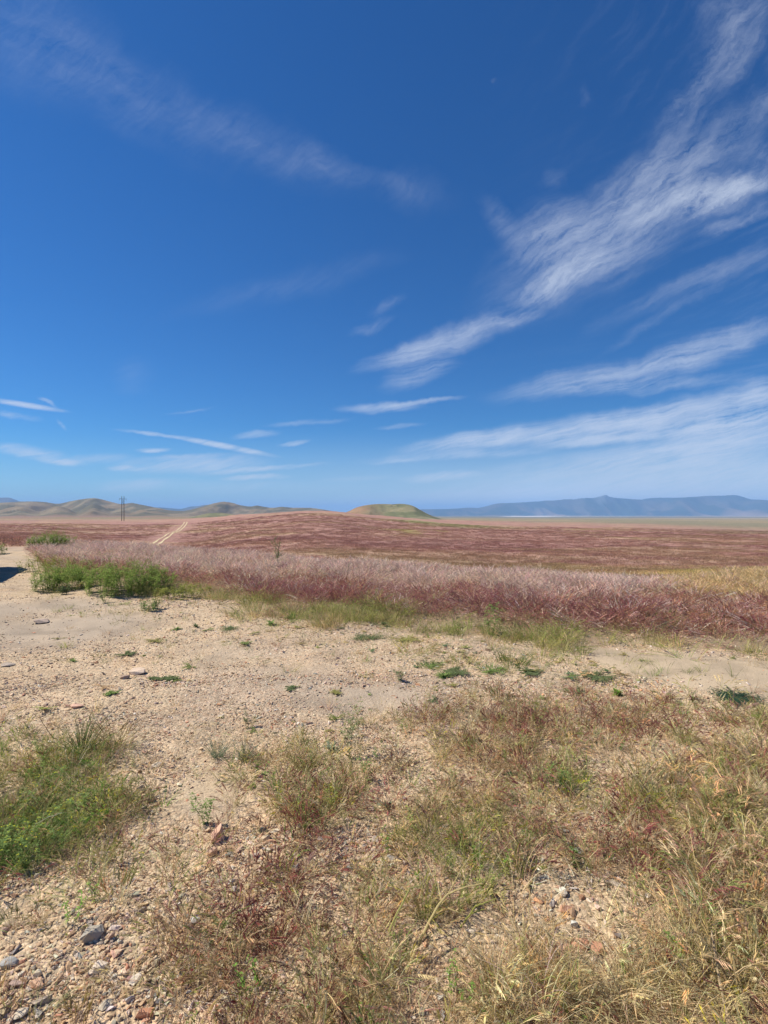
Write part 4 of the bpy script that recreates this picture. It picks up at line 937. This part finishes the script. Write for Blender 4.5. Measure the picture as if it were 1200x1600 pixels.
w(600, 978, lambda pm: rosette(pm, 34, .10, .02, .9), MD, 'small dark rosette touching the bank above the mats')
w(455, 1077, lambda pm: mat_weed(pm, 14, .07, .014), MD, 'small dark weed on the open gravel at centre')
w(572, 1058, lambda pm: cheat(pm, 14, .05, .05, 3, 1.2, .003, .016, .004, 1.4), MG, 'low straggling sprig on open gravel near centre')
w(625, 1063, lambda pm: forb(pm, 3, .03, .13, .03, .007, 4, False), MD, 'thin upright weed beside the straggling sprig')
w(527, 1084, lambda pm: mat_weed(pm, 14, .06, .012), MO, 'grey withered weed at the top of the tall thin stalk')
w(672, 1042, lambda pm: (blades(pm, 90, .15, .09, .005, 1.0, .8), mat_weed(pm, 14, .16, .014)), MG, 'bright green weed at the left end of the green strip')
w(712, 1052, lambda pm: mat_weed(pm, 30, .14, .02), MD, 'dark leafy weed in the green strip')
w(694, 1058, lambda pm: (rosette(pm, 40, .09, .012, .6), mat_weed(pm, 12, .1, .012)), MG, 'vivid green low rosette below the green strip')
w(768, 1048, lambda pm: (blades(pm, 120, .18, .11, .005, .9, .8), mat_weed(pm, 14, .18, .014)), MG, 'leafy green weed in the middle of the green strip')
w(800, 1036, lambda pm: blades(pm, 160, .22, .17, .005, .7, .8), pmat('strip_grass', A(.17, .22, .07)), 'upright green grass patch at the right of the green strip')
w(722, 1036, lambda pm: blades(pm, 120, .22, .10, .005, 1.0, .9), MY, 'yellow-green grass patch filling the green strip between two leafy weeds')
w(846, 1030, lambda pm: blades(pm, 110, .24, .11, .005, .9, .9), MY, 'yellow-green grass patch tailing off the right of the green strip')
w(828, 1052, lambda pm: mat_weed(pm, 30, .13, .018), MD, 'dark green weed at the right end of the green strip')
w(932, 1060, lambda pm: mat_weed(pm, 40, .20, .016), MD, 'dark spreading weed between the strip and the sandy track')
w(965, 1086, lambda pm: rosette(pm, 50, .07, .018, 1.0), pmat('leaf_lime', A(.17, .30, .05)), 'lime green tuft right of centre above the brown grass')
w(900, 1082, lambda pm: mat_weed(pm, 14, .10, .014), MD, 'small weed left of the lime green tuft')
w(1150, 1092, lambda pm: mat_weed(pm, 70, .22, .015), pmat('leaf_bluish', A(.05, .10, .065)), 'dark bluish green mat weed beside the sandy track on the right')
w(255, 1061, lambda pm: rosette(pm, 10, .03, .01), MG, 'tiny sprout between two dark weeds by the flat stone')
w(705, 1078 - 6, lambda pm: mat_weed(pm, 10, .06, .01), MO, 'tiny grey weed on gravel under the vivid green rosette')
w(390, 1138, lambda pm: forb(pm, 3, .03, .12, .02, .005, 4, False), MD, 'dark thin weed above the pair of blue-green tufts')
w(516, 1172, lambda pm: rosette(pm, 26, .07, .014, .9), pmat('leaf_greygreen', A(.27, .31, .20)), 'grey-green broad-leaved plant in the dry grass at centre')
w(603, 1262, lambda pm: rosette(pm, 20, .05, .013, .7), MB_, 'blue-green rosette among dry grass right of centre')
w(322, 1286, lambda pm: forb(pm, 4, .02, .17, .024, .005, 4, False, .003, .6), MG, 'fresh green serrated weed beside the pink rock')
w(872, 1240, lambda pm: forb(pm, 5, .05, .16, .022, .005, 4, False), MG, 'green weed in the bare patch right of centre')
w(905, 1360, lambda pm: forb(pm, 4, .05, .09, .018, .005, 3, False), MG, 'dark leafy weed above the red bricks-like stones')
w(548, 1185, lambda pm: forb(pm, 3, .02, .46, .035, .008, 7, True, .0035, .22), pmat('leaf_pale', A(.24, .27, .13)), 'tall thin pale stalk rising from the centre foreground')
w(575, 1222, lambda pm: forb(pm, 4, .03, .15, .022, .005, 4, False), MG, 'green weed at the foot of the tall thin stalk')
GM = 'feathery green weeds in the left grass mass'
for q, (px, py, R, n_, H, lab) in enumerate(((45, 1335, .16, 34, .17, 'brightest feathery green weed at the lower left edge'), (15, 1290, .13, 22, .16, 'feathery green weed at the left edge above the brightest one'),
        (110, 1290, .12, 18, .14, 'feathery green weed in the middle of the left grass mass'), (70, 1245, .13, 18, .14, 'feathery weed at the top of the left grass mass'), (5, 1365, .10, 14, .15, 'low yellow-flowered weed cut by the left edge'))):
    plant('feathery_weed', px, py, lambda pm, R=R, n_=n_, H=H: (bush(pm, R, H, n_ // 2, .42), blades(pm, n_ * 9, R, H * 1.05, .0028, .6, .9)), pmat('feather_leaf', A(.25, .36, .12) * (1 + .1 * (q % 3 - 1)), (.6, .58, .06)), lab, 'weed', GM, 1.0)

# dry branching stalks lying in the foreground
def stalk(name, label, lines, mat=MS, cat='stalk'):
    """lines: [(px, py, height over ground)...] with radii"""
    pm = PM(); o0 = at(*lines[0][0][0][:2])
    for pts, r0, r1 in lines:
        P = []
        for px, py, h in pts: g = at(px, py, h); P.append(Vector((g.x, g.y, g.z + h)) - o0)
        P2 = []
        for i in range(len(P) - 1):
            for k in range(4): t = k / 4; q = P[i].lerp(P[i + 1], t) + Vector((U(-1, 1), U(-1, 1), U(-1, 1))) * .0015; P2.append(q)
        P2.append(P[-1]); n = len(P2); pm.tube(P2, [r0 + (r1 - r0) * i / (n - 1) for i in range(n)], 6, 0, U(.9, 1.1))
    o = link(name, pm.mesh(name, mat)); o.location = o0; return tag(o, label, cat)
stalk('dry_branch', 'forked yellow-green dry branch lying over straw at bottom centre', [
    ([(632, 1525, .03), (655, 1470, .06), (683, 1417, .11), (700, 1397, .13), (722, 1388, .15), (753, 1380, .16)], .0052, .0022),
    ([(690, 1407, .12), (684, 1380, .14), (673, 1363, .16), (657, 1330, .19)], .0026, .0012), ([(700, 1397, .13), (720, 1360, .17), (733, 1342, .19), (752, 1330, .20)], .0024, .001),
    ([(650, 1482, .05), (664, 1460, .06), (677, 1459, .07)], .0022, .0012), ([(697, 1417, .10), (715, 1425, .10), (730, 1430, .09)], .0022, .001)])
stalk('dry_branch', 'yellow curled stalk right of the forked branch at bottom centre', [([(720, 1450, .05), (733, 1430, .09), (743, 1416, .12), (757, 1411, .14), (776, 1404, .15)], .0036, .0016), ([(735, 1428, .09), (745, 1424, .10), (757, 1421, .11)], .003, .0016)], pmat('stem_lime', A(.42, .42, .12)))
stalk('dry_branch', 'thick yellow-green leaf stalk left of the forked branch', [([(608, 1456, .05), (620, 1428, .09), (632, 1404, .13), (640, 1388, .15), (657, 1384, .15)], .0048, .0016)], pmat('stem_pale', A(.46, .44, .16)))
stalk('dry_branch', 'pale thin stick above the forked branch at bottom centre', [([(620, 1326, .06), (632, 1340, .07), (647, 1355, .07)], .0024, .0014)])
stalk('dry_branch', 'upright yellow-green forked stalk near the bottom edge right of centre', [([(865, 1596, .02), (873, 1566, .05), (882, 1545, .08), (891, 1524, .11), (901, 1498, .15)], .0036, .0016), ([(890, 1530, .10), (903, 1548, .09), (915, 1562, .07)], .003, .0018), ([(880, 1538, .09), (862, 1525, .10), (835, 1536, .07)], .0026, .0014)], pmat('stem_lime_right', A(.44, .42, .14)))
stalk('dry_branch', 'long pale broken stalk near the bottom right corner', [([(1112, 1455, .12), (1117, 1490, .10), (1124, 1535, .07), (1133, 1570, .05), (1141, 1600, .03)], .0035, .0042)], pmat('stem_bleached', A(.58, .46, .30)))
stalk('dry_branch', 'thin reddish bare twig leaning out of the left grass tuft', [([(85, 1155, .03), (72, 1138, .12), (62, 1122, .20), (48, 1112, .24)], .0022, .001), ([(72, 1138, .12), (84, 1118, .2), (87, 1100, .26)], .0016, .0008)], pmat('stem_red', A(.33, .2, .13)))
stalk('dry_branch', 'short bleached stick lying left of the orange stones', [([(943, 1472, .02), (955, 1485, .02), (968, 1498, .015)], .0022, .0016)], pmat('stem_white', A(.7, .62, .5)))
stalk('dry_branch', 'pale straw stem lying across the left grass mass', [([(55, 1288, .10), (75, 1277, .12), (97, 1270, .13)], .0022, .0014)], pmat('stem_whitish', A(.6, .58, .42)))

# ------------------------------------------------------------------ single rocks
def rock(px, py, w_px, flat, rz, col, label, n=18, lichen=None, sink=.25, asp=.7, tilt=0, bev=True):
    import bmesh
    random.seed(int(px * 3 + py)); p = at(px, py); D = p.y; r = w_px / F * D / 2
    bm = bmesh.new()
    for i in range(n):
        v = Vector((random.gauss(0, 1), random.gauss(0, 1), random.gauss(0, 1))).normalized() * U(.88, 1.05)
        bm.verts.new((v.x * r, v.y * r * asp, max(min(v.z, .75), -.75) * r * flat))
    bmesh.ops.convex_hull(bm, input=bm.verts[:])
    for v in [v for v in bm.verts if not v.link_faces]: bm.verts.remove(v)
    bmesh.ops.dissolve_limit(bm, angle_limit=math.radians(12), verts=bm.verts[:], edges=bm.edges[:])
    bmesh.ops.bevel(bm, geom=bm.edges[:], offset=r * .05, segments=2, affect='EDGES', profile=.6, clamp_overlap=True)
    me = bpy.data.meshes.new('rock'); bm.to_mesh(me); bm.free(); me.materials.append(stone_material('rock_surface', False, col, lichen))
    o = link('rock', me); o.location = (p.x, p.y, p.z + r * flat * (.75 - sink)); o.rotation_euler = (tilt, tilt * .5, rz)
    return tag(o, label, 'rock', 'loose rocks on the gravel')
GREY = (.26, .25, .24); LG = (.42, .39, .35); PINK = (.58, .36, .25); ORG = (.50, .25, .15); TAN = (.58, .45, .32); WHT = (.66, .58, .48)
rock(215, 1052, 34, .30, .1, (.62, .48, .36), 'flat pale stone slab lying on the left gravel', asp=.8, sink=.1)
rock(196, 1060, 17, .5, .4, (.38, .27, .20), 'small brown stone touching the flat slab')
rock(145, 1466, 38, .7, .9, (.36, .33, .28), 'large angular grey rock at lower left', lichen=(.40, .36, .30), asp=.75, tilt=.25)
rock(15, 1508, 30, .55, .2, (.33, .325, .31), 'smooth rounded grey stone at the lower left edge', n=40)
rock(343, 1312, 34, 1.0, 1.2, PINK, 'pinkish orange rock beside the serrated weed', lichen=(.66, .52, .42))
rock(333, 1334, 24, .6, .3, (.62, .42, .30), 'flatter pink stone just below the pinkish orange rock')
rock(235, 1252, 15, .9, .3, (.36, .25, .18), 'small dark-shadowed brown rock in the bare dirt')
rock(244, 1196, 18, .35, .8, WHT, 'pale triangular stone above the bare dirt')
rock(362, 1381, 16, .6, .5, LG, 'small grey stone right of the golden tuft')
rock(165, 1572, 26, .4, .9, (.50, .43, .33), 'grey flat stone near the bottom left edge')
rock(226, 1590, 28, .6, .1, ORG, 'orange-brown stone at the bottom edge, left side')
rock(212, 1532, 26, .45, 1.1, WHT, 'cream flat stone left of the bottom centre')
rock(203, 1533, 14, .8, .2, (.30, .17, .16), 'small maroon stone beside the cream stone')
rock(249, 1568, 12, .9, .4, (.42, .41, .40), 'little grey stone near the bottom edge')
rock(153, 1513, 34, .4, .4, (.60, .50, .40), 'broad buff stone between the angular rock and the bottom edge', sink=.4)
rock(30, 1588, 30, .4, .7, (.60, .51, .39), 'pale grey slab in the bottom left corner', sink=.35)
rock(60, 1540, 30, .5, .3, (.56, .36, .24), 'orange-tan stone below the rounded grey stone', sink=.35)
rock(183, 1490, 20, .5, 1.3, (.60, .44, .30), 'tan chip right below the angular grey rock', sink=.3)
rock(885, 1423, 24, .6, .3, (.52, .29, .19), 'salmon stone in the right bare patch, upper one')
rock(909, 1404, 14, .6, .1, (.36, .20, .12), 'small rust-brown stone above the salmon stone')
rock(906, 1478, 30, .6, .2, (.55, .28, .18), 'reddish block, middle of the broken row in the right bare patch', asp=.9)
rock(932, 1484, 26, .6, .8, (.52, .27, .18), 'reddish block at the right end of the broken row', asp=.9)
rock(886, 1486, 26, .5, -.3, (.56, .33, .22), 'reddish block at the left end of the broken row')
rock(999, 1441, 16, .5, .2, (.55, .32, .20), 'small orange stone right of the bare patch')
rock(862, 1413, 18, .6, 1., WHT, 'whitish stone at the left of the right bare patch')
rock(880, 1396, 20, .6, 1.4, (.64, .60, .50), 'cream stone topmost in the right bare patch')
rock(897, 1447, 16, .8, .6, (.60, .60, .55), 'pale split stone between salmon stone and reddish blocks')
rock(903, 1336, 24, .6, .6, (.46, .45, .42), 'grey rock next to the dark leafy weed')
rock(603, 1188, 20, .5, .7, (.64, .52, .36), 'yellowish stone in the gap right of the tall stalk')
rock(650, 1192, 16, .5, .7, (.60, .42, .28), 'tan stone in the gap further right of the tall stalk')
rock(415, 1312, 18, .6, .5, (.60, .46, .30), 'tan stone in the purple grass gap, left')
rock(480, 1322, 20, .6, .1, (.58, .40, .26), 'tan stone in the purple grass gap, right')
rock(305, 1440, 18, .7, .5, (.62, .60, .54), 'pale speckled stone above the bottom left straw')
rock(863, 1140, 10, .9, .5, (.34, .18, .18), 'tiny maroon stone at the edge of brown grass')
rock(12, 1040, 24, .3, .1, (.44, .36, .29), 'flat grey-brown stone at the left edge of the gravel')
rock(66, 985 - 12, 30, .3, .1, (.40, .31, .25), 'long low stone ledge on the left gravel')
rock(120, 1105, 22, .4, .1, (.60, .38, .28), 'pinkish chip on the left gravel above the tall tuft')

# ------------------------------------------------------------------ H-frame power pole
def power_pole():
    D = 430.; x0 = (192 - 600) / F * D; z0 = float(zt(np.array([x0]), np.array([D]))[0])
    o = empty('power_pole', (x0, D, z0), math.radians(84)); m, t, b = principled('weathered_wood', .85, .2)
    P = t.n('ShaderNodeTexCoord').outputs['Object']; t.set(b, 'Base Color', t.mix(t.rng(t.noise(P, 6, 4).outputs[0], .3, .7), (.035, .024, .018, 1), (.075, .055, .04, 1)))
    mi, _, bi = principled('insulator_glass', .3, .5); bi.inputs['Base Color'].default_value = (.12, .10, .09, 1)
    H = 20.5
    for s in (-1, 1):
        pm = PM(); pm.tube([Vector((s * 1.55, 0, -.3)), Vector((s * 1.55, 0, H * .5)), Vector((s * 1.55, 0, H))], [.24, .20, .15], 10)
        link('pole', pm.mesh('pole', m), o)
    pm = PM(); pm.tube([Vector((-5.0, 0, H - 2.2)), Vector((5.0, 0, H - 2.2))], [.17, .17], 4); link('crossarm', pm.mesh('crossarm', m), o)
    pm = PM(); pm.tube([Vector((-1.55, .2, H - 8)), Vector((1.55, .2, H - 3))], [.10, .10], 6); link('brace', pm.mesh('brace', m), o)
    pm = PM(); pm.tube([Vector((1.55, -.2, H - 8)), Vector((-1.55, -.2, H - 3))], [.10, .10], 6); link('brace', pm.mesh('brace', m), o)
    for x in (-4.6, 0, 4.6):
        pm = PM(); pts = []; rr = []
        for k in range(9): pts.append(Vector((x, 0, H - 2.3 - k * .15))); rr.append(.05 if k % 2 else .13)
        pm.tube(pts, rr, 8); link('insulator', pm.mesh('insulator', mi), o)
    tag(o, 'dark wooden twin-pole power line frame standing alone on the left plain', 'power pole')
power_pole()

# ------------------------------------------------------------------ parked car just outside the left edge: it throws the shadow on the road
def parked_car():
    import bmesh
    o = empty('parked_car', (0, 0, 0))
    mp, t, b = principled('car_paint', .3, .5); b.inputs['Base Color'].default_value = (.10, .11, .13, 1); b.inputs['Metallic'].default_value = .3; b.inputs['Coat Weight'].default_value = .6
    mg, _, bg_ = principled('car_glass', .05, .6); bg_.inputs['Base Color'].default_value = (.02, .025, .03, 1)
    mt, _, bt = principled('tyre_rubber', .8, .3); bt.inputs['Base Color'].default_value = (.02, .02, .02, 1)
    mr, _, br_ = principled('wheel_metal', .35, .5); br_.inputs['Base Color'].default_value = (.5, .5, .52, 1); br_.inputs['Metallic'].default_value = .9
    ml, _, bl = principled('lamp_plastic', .2, .5); bl.inputs['Base Color'].default_value = (.35, .03, .03, 1)
    mh, _, bh = principled('headlamp_plastic', .15, .5); bh.inputs['Base Color'].default_value = (.7, .7, .72, 1)
    L, W = 4.7, 1.86
    def solid(name, prof, w0, w1, zsplit, mat, bev=.05, parent=o, inset=0):
        bm = bmesh.new(); vs = {}
        for s in (-1, 1):
            for i, (x, z) in enumerate(prof):
                w_ = w0 if z <= zsplit else w0 + (w1 - w0) * min((z - zsplit) / .7, 1); vs[s, i] = bm.verts.new((s * (w_ / 2), x, z))
        n = len(prof); bm.faces.new([vs[-1, i] for i in range(n)]); bm.faces.new([vs[1, i] for i in reversed(range(n))])
        for i in range(n): j = (i + 1) % n; bm.faces.new([vs[-1, j], vs[-1, i], vs[1, i], vs[1, j]])
        bmesh.ops.recalc_face_normals(bm, faces=bm.faces[:])
        if bev: bmesh.ops.bevel(bm, geom=bm.edges[:], offset=bev, segments=3, affect='EDGES', profile=.5, clamp_overlap=True)
        me = bpy.data.meshes.new(name); bm.to_mesh(me); bm.free(); me.materials.append(mat)
        for p in me.polygons: p.use_smooth = False
        return link(name, me, parent)
    body = solid('body', [(-2.33, .45), (-2.35, .8), (-2.28, 1.02), (-1.2, 1.12), (2.1, 1.12), (2.3, 1.0), (2.33, .45), (1.95, .30), (-1.95, .30)], W, W, 5, mp, .07)
    solid('roof', [(-1.0, 1.05), (-.35, 1.66), (-.1, 1.74), (1.75, 1.74), (1.95, 1.66), (2.22, 1.05)], W - .06, W - .40, 1.05, mp, .05)
    solid('window', [(-.80, 1.13), (-.26, 1.62), (.48, 1.64), (.48, 1.13)], W - .035, W - .36, 1.05, mg, .0)
    solid('window', [(.56, 1.13), (.56, 1.64), (1.72, 1.63), (1.98, 1.13)], W - .035, W - .36, 1.05, mg, .0)
    for name, prof in (('windscreen', [(-1.02, 1.12), (-.40, 1.64), (-.36, 1.62), (-.95, 1.10)]), ('rear_window', [(2.20, 1.15), (1.99, 1.62), (1.95, 1.60), (2.15, 1.13)])):
        solid(name, prof, W - .26, W - .52, 1.05, mg, 0)
    for x in (-1.45, 1.45):
        for s in (-1, 1):
            pm = PM(); c = Vector((s * .84, x, .36)); k = 28
            prof = [(.11, .20), (.12, .33), (.09, .36), (-.09, .36), (-.12, .33), (-.11, .20)]
            vs = []; qs = []
            for a in range(k):
                th = 2 * math.pi * a / k
                for dx, r in prof: vs.append(c + Vector((dx, math.cos(th) * r, math.sin(th) * r)))
            m_ = len(prof)
            for a in range(k):
                for i in range(m_): qs.append([a * m_ + i, a * m_ + (i + 1) % m_, ((a + 1) % k) * m_ + (i + 1) % m_, ((a + 1) % k) * m_ + i])
            pm._add(vs, qs, 0, 1); wh = link('wheel', pm.mesh('wheel', mt), o)
            pm = PM()
            for sp in range(5):
                th = sp * 2 * math.pi / 5; d = Vector((0, math.cos(th), math.sin(th)))
                pm.tube([c + Vector((s * .085, 0, 0)), c + Vector((s * .085, 0, 0)) + d * .21], [.045, .03], 6)
            pm.tube([c + Vector((s * .04, 0, 0)), c + Vector((s * .10, 0, 0))], [.07, .06], 12)
            link('rim', pm.mesh('rim', mr), wh)
    for s in (-1, 1):
        for nm, y, z, mm in (('tail_light', 2.30, .92, ml), ('headlight', -2.31, .86, mh)):
            pm = PM(); pm.tube([Vector((s * .62, y, z)), Vector((s * .86, y, z))], [.09, .08], 8); link(nm, pm.mesh(nm, mm), o)
        pm = PM(); pm.tube([Vector((s * .90, -.62, 1.16)), Vector((s * 1.02, -.62, 1.18)), Vector((s * 1.10, -.62, 1.18))], [.03, .08, .07], 8); link('mirror', pm.mesh('mirror', mp), o)
    # right roof edge such that its shadow reaches the road seen at the left border
    az = math.radians(21.4); o.rotation_euler = (0, 0, az)
    far_corner = Vector((-10.78, 14.35)); off = Matrix.Rotation(az, 2) @ Vector((.80, 2.0)); x, y = far_corner - off
    o.location = (x, y, float(zt(np.array([x]), np.array([y]))[0]))
    tag(o, 'dark parked car just off the left edge whose shadow falls on the dirt road', 'car')
parked_car()

# ------------------------------------------------------------------ haze
def haze():
    x0, x1, y0, y1, z0, z1 = -56000, 56000, -56000, 56000, -400, 640
    V = [(x, y, z) for z in (z0, z1) for y in (y0, y1) for x in (x0, x1)]
    Q = [[0, 2, 3, 1], [4, 5, 7, 6], [0, 1, 5, 4], [1, 3, 7, 5], [3, 2, 6, 7], [2, 0, 4, 6]]
    m = bpy.data.materials.new('air_haze'); m.use_nodes = True; nt = m.node_tree; nt.nodes.clear()
    out = nt.nodes.new('ShaderNodeOutputMaterial'); v = nt.nodes.new('ShaderNodeVolumePrincipled')
    v.inputs['Color'].default_value = (.32, .58, 1.0, 1); v.inputs['Density'].default_value = 5.0e-5; v.inputs['Anisotropy'].default_value = 0.0
    nt.links.new(v.outputs[0], out.inputs['Volume'])
    o = link('haze', mesh_np('haze', V, Q, None, False, m)); tag(o, 'thin blue air haze over the plain and mountains', 'haze', kind='stuff')
haze()
